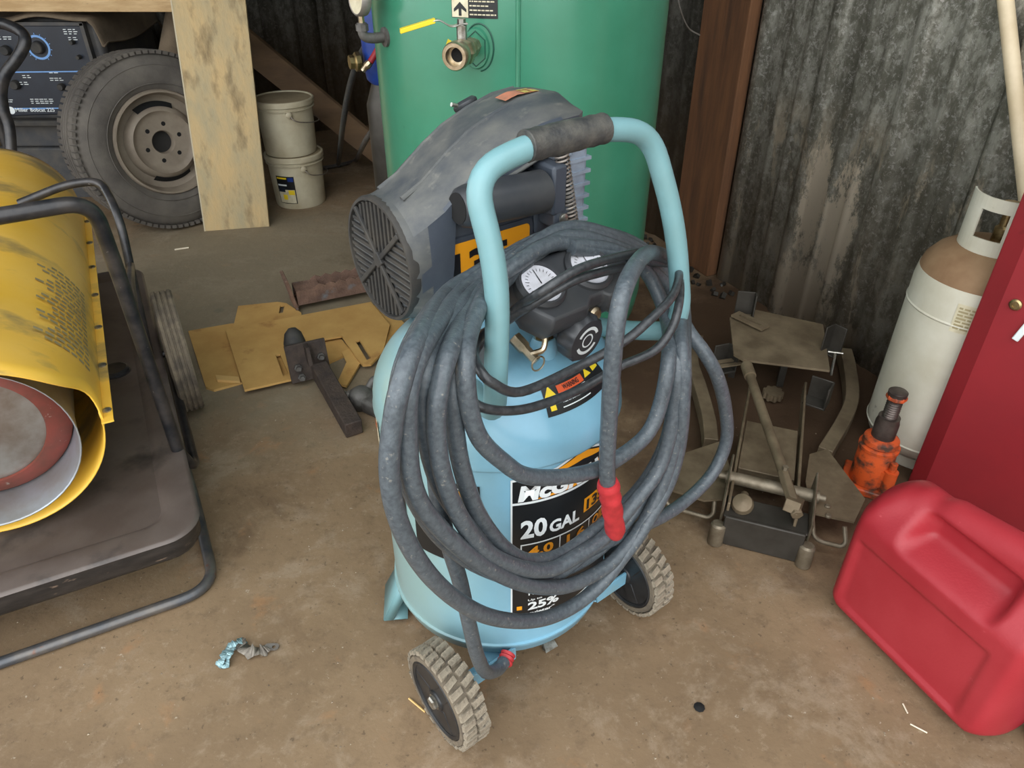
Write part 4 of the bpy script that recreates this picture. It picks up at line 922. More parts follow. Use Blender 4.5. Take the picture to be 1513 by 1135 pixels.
# collar: curved plate with hand hole
mb = MB(); cr, z0, z1 = .080, .592, .735
def col(a0, a1, za, zb):
    P = []
    for k in range(25):
        a = R(a0 + (a1 - a0) * k / 24); P.append((a, za, zb))
    for (a, b, c_), (a2, b2, c2) in zip(P, P[1:]):
        for s_ in (0,):
            mb.rings([[(cr * math.cos(a), cr * math.sin(a), b), (cr * math.cos(a2), cr * math.sin(a2), b2), (cr * math.cos(a2), cr * math.sin(a2), c2), (cr * math.cos(a), cr * math.sin(a), c_)],
                      [((cr + .004) * math.cos(a), (cr + .004) * math.sin(a), b), ((cr + .004) * math.cos(a2), (cr + .004) * math.sin(a2), b2), ((cr + .004) * math.cos(a2), (cr + .004) * math.sin(a2), c2), ((cr + .004) * math.cos(a), (cr + .004) * math.sin(a), c_)]])
col(150, 345, z0, .640); col(150, 345, .705, z1); col(150, 195, .640, .705); col(300, 345, .640, .705); col(238, 252, .640, .705)
bmesh.ops.remove_doubles(mb.bm, verts=mb.bm.verts, dist=1e-5)
mb.build('collar', M['white_cyl'], LG, sharp=30)
mb = MB(); mb.lathe([(.018, .61), (.018, .65), (.012, .655), (.012, .69), (.02, .695), (.02, .71)], n=12); mb.build('valve', M['brass'], LG)
def lc(u, v, off=.0015): a = R(u); return ((.150 + off) * math.sin(a), -(.150 + off) * math.cos(a), v)
mb = MB(); patch(mb, box4(-46, .435, -4, .507), lc, 8); dd = mb.build('caution_decal', M['cream'], LG, recalc=False)
mb = MB(); k = 0
for v in [.495 - .0085 * i for i in range(7)]:
    u = -44; 
    while u < -7:
        wd = 3 + (k * 5 % 4) * 1.6; patch(mb, box4(u, v, min(u + wd, -6), v + .0045), lambda a, b: lc(a, b, .0024), 2); u += wd + 1.2; k += 1
stuff(mb.build('faded_print', M['print_grey'], dd, recalc=False))

# ================================================================ RED STEEL CABINET PANEL
az = R(140); CB = thing('red_steel_cabinet', 'dark red flat steel cabinet door standing against the wall at the right edge', 'cabinet', (1.048, 1.462, 0), math.pi / 2 - az)
mb = MB(); mb.box((.27, .0105, .56), (.54, .017, 1.12)); cbp = mb.build('door_panel', M['cab_red'], CB, bevel=.003, seg=3)
mb = MB(); mb.rings([[(u, .0, v) for u, v in rrect(.003, .003, .537, 1.117, .006)], [(u, -.022, v) for u, v in rrect(.045, .04, .50, 1.08, .006)]]); mb.build('raised_face', M['cab_red'], CB, sharp=20)
sp_ = in_frame(CB, 1501, 450, 1, -.0225); mb = MB(); mb.lathe([(.0125, 0), (.0125, .004), (.009, .007), (.0055, .007), (.005, .004), (.0001, .004)], sp_, (0, -1, 0), 24, cap=False); mb.build('screw', M['brass'], CB)
sp_ = in_frame(CB, 1508, 488, 1, -.024); mb = MB(); mb.box((sp_.x + .004, -.026, sp_.z), (.014, .008, .05), rotm(y=R(14))); mb.build('latch', M['decal_white'], CB, bevel=.002)

# ================================================================ RED FUEL CAN
FC = thing('fuel_can', 'bright red plastic fuel can standing in the right foreground', 'fuel can', (.677, 1.076, 0), R(-156))
def smooth(a, b, x): t = max(0, min(1, (x - a) / (b - a))); return t * t * (3 - 2 * t)
outl = [(.0, .03), (.0, .235), (.004, .285), (.022, .325), (.05, .352), (.085, .366), (.115, .366), (.140, .378), (.30, .404), (.36, .396), (.392, .36), (.396, .30), (.393, .03), (.363, 0), (.03, 0)]
import itertools
def sdf(y, z):
    d = 1e9; inside = False; n = len(outl)
    for i in range(n):
        (ax, ay), (bx_, by_) = outl[i], outl[(i + 1) % n]; ex, ey_ = bx_ - ax, by_ - ay
        t = max(0, min(1, ((y - ax) * ex + (z - ay) * ey_) / (ex * ex + ey_ * ey_))); d = min(d, math.hypot(y - ax - ex * t, z - ay - ey_ * t))
        if (ay > z) != (by_ > z) and y < (bx_ - ax) * (z - ay) / (by_ - ay) + ax: inside = not inside
    return d if inside else 0.0
def half(y, z):
    """half thickness of the can at (length, height)"""
    T = .088
    T *= 1 - .60 * smooth(.255, .37, z) * smooth(-.02, .10, y)
    T -= .006 * smooth(.028, .034, min(y - .012, .36 - y, z - .012, .250 - z))           # recessed panel on the side
    pk = smooth(.105, .135, y) * smooth(.318, .292, y) * smooth(.262, .300, z) * smooth(.358, .332, z)
    T = T * (1 - pk) + .016 * pk
    d = sdf(y, z); r = .034; e = 1 - min(1, d / r); return max(.0, T * math.sqrt(max(0, 1 - e * e)) if e > 0 else T)
# ring grid: from the outline inwards
mb = MB(); dense = []
for i in range(len(outl)):
    (a, b), (c_, d_) = outl[i], outl[(i + 1) % len(outl)]; L_ = math.hypot(c_ - a, d_ - b); n = max(1, int(L_ / .0085))
    for k in range(n): dense.append((a + (c_ - a) * k / n, b + (d_ - b) * k / n))
cx, cz = .2, .185; lev = [0, .004, .010, .018, .028, .040, .055, .07, .09] + [.11 + .0275 * k for k in range(33)]
lev = [l for l in lev if l < .995]
rows = [[(y + (cx - y) * l, z + (cz - z) * l) for y, z in dense] for l in lev]
MIDX = -.09
for sgn in (1, -1):
    vs = [[mb.bm.verts.new((MIDX + sgn * half(y, z), y, z)) for y, z in row] for row in rows]; n = len(dense)
    for i in range(len(vs) - 1):
        for k in range(n): mb.bm.faces.new((vs[i][k], vs[i][(k + 1) % n], vs[i + 1][(k + 1) % n], vs[i + 1][k]))
    ctr = mb.bm.verts.new((MIDX + sgn * half(cx, cz), cx, cz))
    for k in range(n): mb.bm.faces.new((vs[-1][k], vs[-1][(k + 1) % n], ctr))
bmesh.ops.remove_doubles(mb.bm, verts=mb.bm.verts, dist=3e-4)
bmesh.ops.smooth_vert(mb.bm, verts=mb.bm.verts, factor=.4, use_axis_x=True, use_axis_y=True, use_axis_z=True)
fcb = mb.build('can_body', M['can_red'], FC, sharp=75)
mb = MB(); mb.lathe([(.030, 0), (.030, .03), (.026, .034), (.0001, .034)], (MIDX, .37, .355), (0, .55, .83), 28, cap=False); mb.build('spout_cap', M['black'], FC, bevel=.002)
# dark bag in the lower right corner
BG = thing('dark_tool_bag', 'small dark bag with a yellow stripe beside the red fuel can', 'bag', (1.055, .74, 0), R(20))
mb = MB(); mb.rings([[(x * .10, y * .06, z) for x, y in rrect(-1, -1, 1, 1, .4)] for z in (0.0,)] + [[(x * .105, y * .065, .05) for x, y in rrect(-1, -1, 1, 1, .4)], [(x * .085, y * .05, .10) for x, y in rrect(-1, -1, 1, 1, .4)]]); mb.build('bag_body', M['black'], BG, sharp=60)
mb = MB(); mb.box((0, -.0665, .045), (.19, .003, .014)); mb.build('stripe', M['decal_yellow'], BG)

# ================================================================ PIPE LEANING ON THE WALL
a, b = Vector((1.38, 1.345, 0)), Vector((1.150, 1.985, 1.165)); PV = thing('pvc_pipe', 'long cream plastic pipe leaning against the corrugated wall', 'pipe', a)
mb = MB(); q = (b - a); mb.lathe([(.0145, 0), (.0175, 0), (.0175, q.length), (.0145, q.length)], (0, 0, .004), q, 28, cap=False); mb.build('tube', M['pvc'], PV, sharp=40)
mb = MB(); mb.lathe([(.0144, q.length - .002), (.0001, q.length - .002)], (0, 0, .004), q, 24, cap=False); mb.lathe([(.0144, .002), (.0001, .002)], (0, 0, .004), q, 24, cap=False); mb.build('bore', M['inner_dark'], PV)

# ================================================================ ORANGE BOTTLE JACK
BJ = thing('bottle_jack', 'orange hydraulic bottle jack with oily screw ram beside the white cylinder', 'bottle jack', (.935, 1.455, 0), R(-30))
mb = MB(); mb.box((0, 0, .010), (.125, .115, .020)); mb.build('base_plate', M['orange_jack'], BJ, bevel=.004)
mb = MB(); mb.lathe([(.040, .018), (.046, .022), (.046, .118), (.044, .124), (.049, .127), (.049, .134), (.040, .138), (.044, .143), (.042, .155), (.030, .162)], n=36); jb = mb.build('reservoir', M['orange_jack'], BJ, sharp=35)
mb = MB(); mb.cyl((.045, -.03, .02), (.045, -.03, .085), .017, n=20); mb.cyl((.045, -.03, .08), (.045, -.03, .11), .009, n=12); mb.box((.02, -.03, .055), (.05, .02, .05)); mb.build('pump_housing', M['orange_jack'], BJ)
mb = MB(); mb.lathe([(.028, .158), (.028, .205), (.0255, .215), (.0255, .222), (.021, .222)], n=32); mb.build('ram', M['oily'], BJ, sharp=40)
mb = MB(); pr = []
for k in range(9): pr += [(.0185, .220 + k * .0062), (.0155, .2231 + k * .0062)]
mb.lathe(pr, n=28); mb.build('screw_ram', M['oily'], BJ, sharp=60)
mb = MB(); mb.lathe([(.020, .274), (.0245, .277), (.0245, .284), (.0225, .288)], n=8); mb.build('saddle_ring', M['orange_jack'], BJ)
mb = MB(); mb.lathe([(.0225, .286), (.0225, .296), (.020, .298), (.0001, .2985)], n=28, cap=False); mb.build('saddle', M['oily'], BJ)
mb = MB(); patch(mb, box4(28, .05, 66, .105), lambda u, v: (.0468 * math.sin(R(u + 30)), -.0468 * math.cos(R(u + 30)), v), 6); dd = mb.build('worn_label', M['decal_black'], BJ, recalc=False)

# ================================================================ LIFT JACK on the floor
JK = thing('lift_jack', 'low dusty steel lift jack with wide plates and a leaning tube handle', 'jack', (.579, 1.203, 0), R(-20.4))
def jp(px, py, z): return in_frame(JK, px, py, 2, z)
mb = MB(); mb.box((0, .012, .046), (.180, .010, .088)); mb.box((0, .05, .086), (.188, .075, .006)); mb.build('front_crossmember', M['jackdark'], JK, bevel=.003)
for sx in (-1, 1):
    mb = MB(); mb.lathe([(.016, 0), (.018, .003), (.018, .055), (.014, .06)], (sx * .1, .006, .0), (0, .12, 1), 20); mb.build('caster', M['jackbright'], JK)
    mb = MB(); mb.box((sx * .075 - .012, .33, .088), (.007, .60, .05)); mb.build('side_rail', M['jackmetal'], JK, bevel=.002)
    mb = MB(); mb.box((sx * .098, .10, .10), (.006, .16, .07), rotm(x=R(12))); mb.build('side_plate', M['jackbright'], JK, bevel=.003)
mb = MB(); mb.cyl((-.105, .130, .108), (.11, .130, .108), .0155, n=20); mb.cyl((-.122, .130, .108), (.125, .130, .108), .008, n=12); mb.build('pivot_shaft', M['jackbright'], JK)
mb = MB(); mb.box((-.014, .285, .100), (.135, .21, .007)); mb.box((-.014, .185, .088), (.135, .008, .03)); mb.box((-.078, .285, .094), (.006, .21, .02)); mb.box((.05, .285, .094), (.006, .21, .02)); mb.build('lift_arm_plate', M['jackmetal'], JK, bevel=.002)
# release knob
mb = MB(); mb.lathe([(.018, -.02), (.024, -.012), (.026, 0), (.022, .012), (.010, .018), (.0001, .019)], tuple(jp(1097, 745, .105)), (-.1, -.5, .8), 20, cap=False); mb.tube([tuple(jp(1097, 745, .10)), (-.055, .10, .09)], .010, 10); mb.build('release_knob', M['jackmetal'], JK)
# gear washer seen through the frame
gp = jp(1143, 578, .032); mb = MB(); n = 9; P = []
for k in range(n * 6):
    a = 2 * math.pi * k / (n * 6); r_ = .026 + (.005 if (k % 6) < 3 else 0); P.append((gp.x + math.cos(a) * r_, gp.y + math.sin(a) * r_))
mb.rings([[(x, y, .01) for x, y in P], [(x, y, .032) for x, y in P]]); mb.build('toothed_wheel', M['jackmetal'], JK)
# handle tube
A = jp(1103, 540, .19); B = jp(1158, 700, .155); Cc = jp(1178, 762, .135)
mb = MB(); mb.tube([A, A.lerp(B, .12)], .0165, 18); mb.tube([A.lerp(B, .10), B], .0125, 18); mb.build('handle_tube', M['jackmetal'], JK)
mb = MB(); mb.tube([B - (Cc - B) * .05, Cc], .0145, 6); d_ = (Cc - B).normalized(); mb.box(tuple(B.lerp(Cc, .75)), (.034, .05, .030), rotm(x=R(-25), z=R(-14))); mb.build('handle_socket', M['jackmetal'], JK, bevel=.002)
mb = MB(); mb.cyl(tuple(B + Vector((0, 0, .008))), tuple(B + Vector((0, 0, .022))), .007, n=6); mb.build('socket_bolt', M['jackbright'], JK)
# wide side plates with U-shaped grab bars and bolts
def zpoly(px_list, z): return [(jp(x, y, z).x, jp(x, y, z).y) for x, y in px_list]
L1 = zpoly([(994, 676), (1066, 652), (1078, 690), (1072, 738), (1040, 740), (984, 722)], .082)
R1 = zpoly([(1196, 672), (1222, 664), (1278, 738), (1262, 772), (1198, 758), (1190, 712)], .082)
for pl, uu, bolts in ((L1, [(985, 722), (984, 742), (992, 750), (1046, 765), (1054, 760), (1056, 738)], [(994, 697), (990, 710)]), (R1, [(1200, 762), (1202, 792), (1212, 800), (1244, 808), (1250, 802), (1248, 778)], [(1223, 748), (1224, 762), (1204, 728)])):
    o = plate([pl], .078, .006, 'side_wing', 'jackmetal', JK); lab(o, 'wide flat wing plate')
    mb = MB(); P = [jp(x, y, z) for (x, y), z in zip(uu, (.075, .045, .035, .035, .045, .075))]; mb.tube(fillet(P, .012, 5), .0055, 10); mb.build('grab_bar', M['jackbright'], JK)
    for bx_, by_ in bolts:
        p = jp(bx_, by_, .086); mb = MB(); mb.lathe([(.0075, 0), (.0075, .004), (.005, .0065)], (p.x, p.y, .083), (0, 0, 1), 12); mb.build('bolt', M['jackbright'], JK)
# curved outrigger arms
def arm(P, wd, z0, z1, name='outrigger_arm'):
    mb = MB(); rr_ = []; Q = catmull(P, 5)
    for i, p in enumerate(Q):
        d_ = (Q[min(i + 1, len(Q) - 1)] - Q[max(i - 1, 0)]).normalized(); n_ = Vector((-d_.y, d_.x, 0)) * wd
        rr_.append([p - n_ + Vector((0, 0, z0)), p + n_ + Vector((0, 0, z0)), p + n_ + Vector((0, 0, z1)), p - n_ + Vector((0, 0, z1))])
    mb.rings(rr_); return mb.build(name, M['jackmetal'], JK, bevel=.002)
arm([jp(1050, 655, .05), jp(1046, 620, .05), jp(1034, 575, .05), jp(1022, 535, .05), jp(1030, 500, .05)], .019, -.03, .015)
arm([jp(1218, 670, .05), jp(1245, 625, .05), jp(1258, 590, .05), jp(1254, 545, .05), jp(1248, 520, .05)], .019, -.03, .015)
# raised rear deck with upright brackets
dk = zpoly([(1078, 470), (1100, 455), (1216, 480), (1226, 548), (1098, 532), (1084, 524)], .175)
plate([dk], .170, .007, 'rear_deck', 'jackmetal', JK)
cxy = Vector((sum(p[0] for p in dk) / 6, sum(p[1] for p in dk) / 6, 0))
for dx in (-.08, .07): mb = MB(); mb.box((cxy.x + dx, cxy.y + .05, .085), (.02, .06, .17)); mb.build('deck_leg', M['jackdark'], JK)
def upright(px, py, z, w_, h_, d2, ang, name='angle_bracket'):
    p = jp(px, py, z); q = rotm(z=R(ang)); mb = MB(); mb.box(tuple(p + Vector((0, 0, h_ / 2))), (w_, .005, h_), q); mb.box(tuple(p + q @ Vector((w_ / 2, -d2 / 2, 0)) + Vector((0, 0, h_ / 2))), (.005, d2, h_), q); mb.box(tuple(p + q @ Vector((0, -d2 / 2, .003))), (w_, d2, .006), q)
    return mb.build(name, M['jackdark'], JK, bevel=.0015)
upright(1097, 466, .17, .055, .085, .03, 10); upright(1218, 518, .17, .04, .085, .04, 55); upright(1062, 540, .10, .05, .075, .05, 40); upright(1208, 590, .10, .06, .07, .05, -15)
p = jp(1108, 476, .185); ang = R(-32)
sl = lambda cx_, cy_, a_, l_, w_: [(cx_ + math.cos(a_) * u - math.sin(a_) * v, cy_ + math.sin(a_) * u + math.cos(a_) * v) for u, v in ((-l_, -w_), (l_, -w_), (l_, w_), (-l_, w_))]
plate([sl(p.x, p.y, ang, .058, .020), sl(p.x, p.y, ang, .040, .006)], .186, .007, 'slotted_link', 'jackmetal', JK)
p = jp(1078, 537, .13); plate([sl(p.x, p.y, R(35), .052, .018), sl(p.x, p.y, R(35), .035, .005)], .13, .005, 'slotted_link', 'jackmetal', JK)
p = jp(1232, 530, .18); mb = MB(); mb.tube([p + Vector((-.02, 0, .02)), p + Vector((.02, 0, .022))], .003, 8); mb.tube([p + Vector((0, 0, .02)), p + Vector((.004, -.01, -.05))], .004, 8); mb.build('wing_screw', M['zinc'], JK)

# ================================================================ SPARE WHEEL
TC = Vector((-1.585, 3.325, 0)); tn = Vector((.70, -.71, .10)).normalized()
SW = thing('spare_wheel', 'dusty black trailer tyre on a six-hole steel rim leaning behind the board', 'wheel', TC)
ro, hw = .374, .11
zc = ro * .995; o0 = Vector((0, 0, zc))
prof = [(.215, hw * .80), (.225, hw * .93), (.26, hw * 1.02), (.30, hw * 1.0), (.335, hw * .90), (.352, hw * .80)]
mb = MB(); full = prof + [(.362, hw * .72), (.368, hw * .5), (.372, 0), (.368, -hw * .5), (.362, -hw * .72)] + [(r_, -z) for r_, z in reversed(prof)] + [(.215, -hw * .8)]
mb.lathe(full, o0, tn, 96, cap=False); ty = mb.build('tyre', M['tyre'], SW, sharp=60)
q = axis_matrix((0, 0, 0), tn).to_3x3()
mb = MB()
for k in range(84):
    a = 2 * math.pi * k / 84
    for side in (-1, 1):
        er = Vector((math.cos(a + side * .018), math.sin(a + side * .018), 0)); et = Vector((-er.y, er.x, 0))
        m3 = Matrix((er, et, Vector((0, 0, 1)))).transposed(); mb.box(tuple(o0 + q @ (er * .366 + Vector((0, 0, side * hw * .66)))), (.014, .019, .055), q @ m3)
for g in (-.028, 0, .028):
    mb.lathe([(.366, g - .010), (.3765, g - .009), (.3765, g + .009), (.366, g + .010)], o0, tn, 96, cap=False)
stuff(mb.build('tread_lugs', M['tyre'], ty, sharp=30))
for r_ in (.245, .318):
    mb = MB(); mb.tube([tuple(o0 + q @ Vector((math.cos(t) * r_, math.sin(t) * r_, hw * (1.012 if r_ < .3 else .955)))) for t in [2 * math.pi * k / 72 for k in range(72)]], .0022, 6, True); mb.build('sidewall_ring', M['tyre'], ty)
mb = MB(); mb.lathe([(.222, hw * .85), (.216, hw * .98), (.208, hw * .98), (.200, hw * .80), (.196, hw * .5), (.182, hw * .42), (.172, hw * .40), (.158, hw * .38)], o0, tn, 72, cap=False); mb.build('rim', M['rim'], SW, sharp=50)
# wheel disc with centre bore and six stud holes
mb = MB(); mb.lathe([(.160, hw * .40), (.150, hw * .62), (.132, hw * .70), (.122, hw * .60), (.108, hw * .56), (.050, hw * .56), (.046, hw * .50), (.046, hw * .2)], o0, tn, 72, cap=False); wd_ = mb.build('wheel_disc', M['rim'], SW, sharp=50)
mb = MB(); mb.lathe([(.046, hw * .25), (.0001, hw * .25)], o0, tn, 40, cap=False); mb.build('centre_bore', M['dark_rim'], wd_)
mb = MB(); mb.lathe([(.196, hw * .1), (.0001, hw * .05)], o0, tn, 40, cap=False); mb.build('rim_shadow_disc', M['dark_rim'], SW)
for k in range(6):
    a = 2 * math.pi * k / 6 + .25; mb = MB(); c0 = o0 + q @ Vector((math.cos(a) * .078, math.sin(a) * .078, hw * .56)); mb.lathe([(.0095, .0006), (.0001, .0006)], c0, tn, 14, cap=False); mb.build('stud_hole', M['inner_dark'], wd_)
for a0 in (60, 240):
    mb = MB(); P = []
    for r_ in (.150, .171):
        row = [o0 + q @ Vector((math.cos(R(a0 + t)) * r_, math.sin(R(a0 + t)) * r_, hw * (.625 if r_ < .16 else .42) + .001)) for t in range(0, 62, 4)]; P.append(row)
    for i in range(len(P[0]) - 1): mb.poly([P[0][i], P[0][i + 1], P[1][i + 1], P[1][i]])
    mb.build('hand_hole', M['inner_dark'], wd_)

# ================================================================ LEANING BOARD
b0, b1 = Vector((-1.414, 3.186, 0)), Vector((-1.133, 3.243, 0)); lean = Vector((.022, .17, .95)).normalized()
BDo = thing('leaning_board', 'weathered greenish tan board leaning upright in front of the tyre', 'board', b0)
wv = (b1 - b0); nv = wv.cross(lean).normalized(); 
if nv.y < 0: nv = -nv
mb = MB(); L_ = 1.75; mb.rings([[(0, 0, 0), tuple(wv), tuple(wv + nv * .024), tuple(nv * .024)], [tuple(lean * L_), tuple(wv * 1.03 + lean * L_), tuple(wv * 1.03 + nv * .024 + lean * L_), tuple(nv * .024 + lean * L_)]]); mb.build('plank', M['board'], BDo, bevel=.002)
mb = MB(); mb.rings([[tuple(-wv * .012 - nv * .001), tuple(wv * .006 - nv * .001), tuple(wv * .006 + nv * .025), tuple(-wv * .012 + nv * .025)], [tuple(p + lean * L_) for p in (-wv * .012 - nv * .001, wv * .006 - nv * .001, wv * .006 + nv * .025, -wv * .012 + nv * .025)]]); mb.build('cut_edge', M['board_edge'], BDo)

# ================================================================ BUCKETS
def bucket(name, label, z, rt, rb, h, rz):
    B = thing(name, label, 'bucket', (-1.065, 3.585, z), rz, None)
    mb = MB(); mb.lathe([(rb - .02, .006), (rb, 0), (rb + .003, .01), (rt * .965, h * .80), (rt * .965, h * .83), (rt * 1.03, h * .835), (rt * 1.03, h * .85), (rt * .975, h * .86), (rt * .975, h * .915), (rt * 1.0, h * .92), (rt * 1.0, h * .935)], n=56); bd_ = mb.build('pail', M['bucket'], B, sharp=35)
    mb = MB(); mb.lathe([(rt * 1.035, h * .90), (rt * 1.05, h * .905), (rt * 1.05, h * .985), (rt * 1.02, h), (rt * .985, h), (rt * .95, h * .955)], n=56, cap=False); li = mb.build('lid_rim', M['bucket'], B, sharp=35)
    mb = MB(); mb.lathe([(rt * 1.0, h * .975), (rt * .9, h * .985), (.0001, h * .988)], n=48, cap=False); mb.build('lid_top', M['bucket_lid'], B)
    for s_ in (-1, 1):
        mb = MB(); mb.lathe([(.014, -.004), (.014, .012), (.008, .016)], (s_ * rt * .985, 0, h * .79), (s_, 0, 0), 14); mb.build('handle_lug', M['bucket'], B)
    mb = MB(); mb.tube(catmull([(-rt * 1.07, 0, h * .79), (-rt * 1.15, -.03, h * .68), (-rt * .8, -rt * .78, h * .60), (0, -rt * 1.13, h * .55), (rt * .8, -rt * .78, h * .60), (rt * 1.15, -.03, h * .68), (rt * 1.07, 0, h * .79)], 6), .0025, 6); mb.build('wire_handle', M['greymetal'], B)
    return B
lo = bucket('plastic_bucket', 'lower dusty white bucket with a product label, on the floor', 0, .134, .118, .252, R(120))
up_ = bucket('plastic_bucket', 'upper dusty white bucket with lid, stacked on the labelled bucket', .2525, .134, .118, .250, R(112))
up_.location.x -= .008
def bc(u, v, off=.0015): a = R(u) - R(120); r_ = .121 + (.1293 - .121) * (v / .2016) + off; return (r_ * math.sin(a), -r_ * math.cos(a), v)
mb = MB(); patch(mb, box4(-34, .03, 8, .165), bc, 8); dd = mb.build('product_label', M['decal_black'], lo, recalc=False)
for col_, bx_ in (('cream', (-32, .033, 6, .10)), ('blue_pump', (-6, .140, 6, .160)), ('decal_yellow', (-31, .152, -8, .160)), ('decal_yellow', (-8, .075, 5, .098)), ('navy', (-31, .088, -15, .112)), ('decal_white', (-31, .118, -10, .126)), ('decal_yellow', (-22, .050, -12, .075))):
    mb = MB(); patch(mb, box4(*bx_), lambda u, v: bc(u, v, .0025 + (.001 if col_ in ('decal_yellow', 'navy') else 0)), 5); mb.build('label_field', M[col_], dd, recalc=False)

# ================================================================ WELDER-GENERATOR
WE = thing('welder_generator', 'black and navy welder generator with dials behind the yellow heater', 'welder', (-2.20, 3.62, 0), 0)
mb = MB(); mb.box((0, .30, .60), (.66, .56, .46)); wbx = mb.build('cabinet', M['charcoal'], WE, bevel=.03, seg=3)
mb = MB(); mb.box((-.02, .26, .32), (.60, .46, .14)); mb.box((-.02, .27, .12), (.66, .50, .26)); mb.build('base_crate', M['charcoal'], WE, bevel=.01)
mb = MB(); mb.box((0, -.012, .38), (.62, .06, .03)); mb.build('front_bumper', M['black_dull'], WE, bevel=.008)
px0, px1 = -.255, .265
mb = MB(); mb.prism([(px0, .405), (px1 + .02, .425), (px1, .80), (px0, .80)], -.004, .03, lambda u, v, w_: (u, w_, v)); pn = mb.build('front_panel', M['navy'], WE, bevel=.004)
mb = MB()
for P in ([(px0 - .02, .80), (px1 + .014, .80), (px1 + .014, .815), (px0 - .02, .815)], [(px1 + .001, .42), (px1 + .016, .42), (px1 + .016, .81), (px1 - .001, .81)]): mb.prism(P, -.012, .02, lambda u, v, w_: (u, w_, v))
stuff(mb.build('panel_frame', M['charcoal'], pn))
fp = lambda off: (lambda u, v: (u, off, v))
for z in (.600, .438):
    mb = MB(); patch(mb, [(px0, z), (px1 + .01, z + .006), (px1 + .01, z + .011), (px0, z + .006)], fp(-.0055)); mb.build('panel_stripe', M['navy_line'], pn, recalc=False)
def dial(u, v, r_, ring):
    mb = MB(); mb.lathe([(r_ * .55, 0), (r_ * .5, .02), (r_ * .42, .024), (.0001, .024)], (u, -.004, v), (0, -1, 0), 24, cap=False); k_ = mb.build('dial_knob', M['black_dull'], pn)
    if ring:
        mb = MB(); mb.lathe([(r_, .0015), (r_ * .82, .0015)], (u, -.004, v), (0, -1, 0), 36, cap=False)
        for k in range(13):
            a = R(-60 + 300 * k / 12); mb.box((u + math.cos(a) * r_ * 1.1, -.0056, v + math.sin(a) * r_ * 1.1), (.006, .001, .003), rotm(y=-a))
        stuff(mb.build('dial_scale', M['navy_line'], k_))
wl = WE.matrix_basis.inverted()
def wp(px, py): return in_frame(WE, px, py, 1, -.004)
for px, py, r_, ring in ((57, 70, .052, True), (10, 74, .040, False), (24, 125, .040, False), (108, 62, .020, False), (118, 84, .018, False), (92, 128, .030, False)):
    p = wp(px, py); dial(p.x, p.z, r_, ring)
for txt, px, py, w_, h_ in (('Miller', 38, 163, .060, .017), ('Bobcat 225', 72, 163, .115, .017)):
    p = wp(px - 14 if txt == 'Miller' else px - 26, py + 2); mb = MB(); add_text(mb, txt, p.x, p.z, w_, h_, fp(-.0056), .012); mb.build('lettering', M['decal_white'], pn, recalc=False)
p = wp(17, 163); mb = MB(); mb.lathe([(.017, .0016), (.0001, .0016)], (p.x, -.004, p.z), (0, -1, 0), 24, cap=False); mb.build('round_emblem', M['decal_white'], pn)
mb = MB(); rnd = random.Random(3)
for px, py, nx, ny in ((104, 44, 3, 3), (108, 56, 2, 2), (40, 112, 2, 2), (84, 116, 3, 2), (62, 147, 5, 3), (8, 55, 3, 2), (32, 122, 3, 2), (80, 108, 2, 1), (14, 148, 2, 2)):
    p = wp(px, py)
    for i in range(nx):
        for j in range(ny):
            u0 = p.x - nx * .011 + i * .022; v0 = p.z - j * .009; patch(mb, box4(u0, v0, u0 + rnd.uniform(.010, .02), v0 + .003), fp(-.0055))
stuff(mb.build('print_marks', M['decal_white'], pn, recalc=False))
# cloth draped on top
mb = MB()
def clothf(u, v):
    x = -.42 + .84 * u; y = -.035 + .66 * v
    dx = max(0, abs(x) - .315); z = .838 + .012 * math.sin(9 * x + 5 * y) + .01 * math.sin(17 * x - 8 * y)
    fold = smooth(0, .07, dx) * .11 + smooth(.012, -.035, y) * .018 + smooth(.58, .63, y) * .05
    return (x if abs(x) < .345 else math.copysign(.345 + (abs(x) - .345) * .25, x), y, z + .004 - fold)
mb.grid(clothf, 40, 26); cl = mb.build('draped_cloth', M['cloth'], None, solid=.006, sharp=70); cl.location = WE.location; tag(cl, 'dusty brown cloth draped over the top of the welder', 'cloth')
# lumber lying over the cloth
LB = thing('lumber_plank', 'pale sawn plank lying across the cloth on the welder', 'plank', (-1.98, 3.60, .862), R(-1))
mb = MB(); mb.box((0, .04, .045), (1.30, .16, .09)); mb.build('plank', M['lumber'], LB, bevel=.003)
# bent tube handle of a cart in front of the welder
P = [AY(-60, 40, 3.05), AY(-10, 34, 3.05), AY(14, 38, 3.05), AY(34, 50, 3.04), AY(36, 66, 3.02), AY(24, 88, 3.0), AY(8, 110, 2.98), AY(2, 135, 2.97), AY(6, 165, 2.96), AY(14, 190, 2.95), AY(20, 250, 2.9)]
f0 = P[-1]; P.append(Vector((f0.x + .01, f0.y, .25))); P.append(Vector((f0.x + .015, f0.y, .0)))
mb = MB(); mb.tube(catmull(P, 6), .021, 12); mb.tube([AY(-55, 40, 3.05), Vector((AY(-55, 40, 3.05).x, 3.05, 0))], .021, 12); tag(mb.build('cart_handle', M['tube'], None), 'thick black bent tube handle standing in front of the welder', 'handle')
# paper tube behind the tyre
A = AY(212, 92, 3.75); B = AY(262, 8, 3.80); mb = MB(); d_ = (B - A); A2 = Vector((A.x - .18, A.y + .05, .0)); 
PT = thing('cardboard_tube', 'dusty tan cardboard tube leaning behind the tyre and board', 'tube', (A2.x, A2.y, 0))
e_ = B + d_ * .2 - PT.location; mb.lathe([(.056, .02), (.062, .02), (.062, e_.length), (.056, e_.length)], (0, 0, 0), e_, 32, cap=False); mb.build('tube_wall', M['cloth'], PT, sharp=40)
mb = MB(); mb.lathe([(.0555, e_.length - .01), (.0001, e_.length - .01)], (0, 0, 0), e_, 24, cap=False); mb.build('bore', M['inner_dark'], PT)
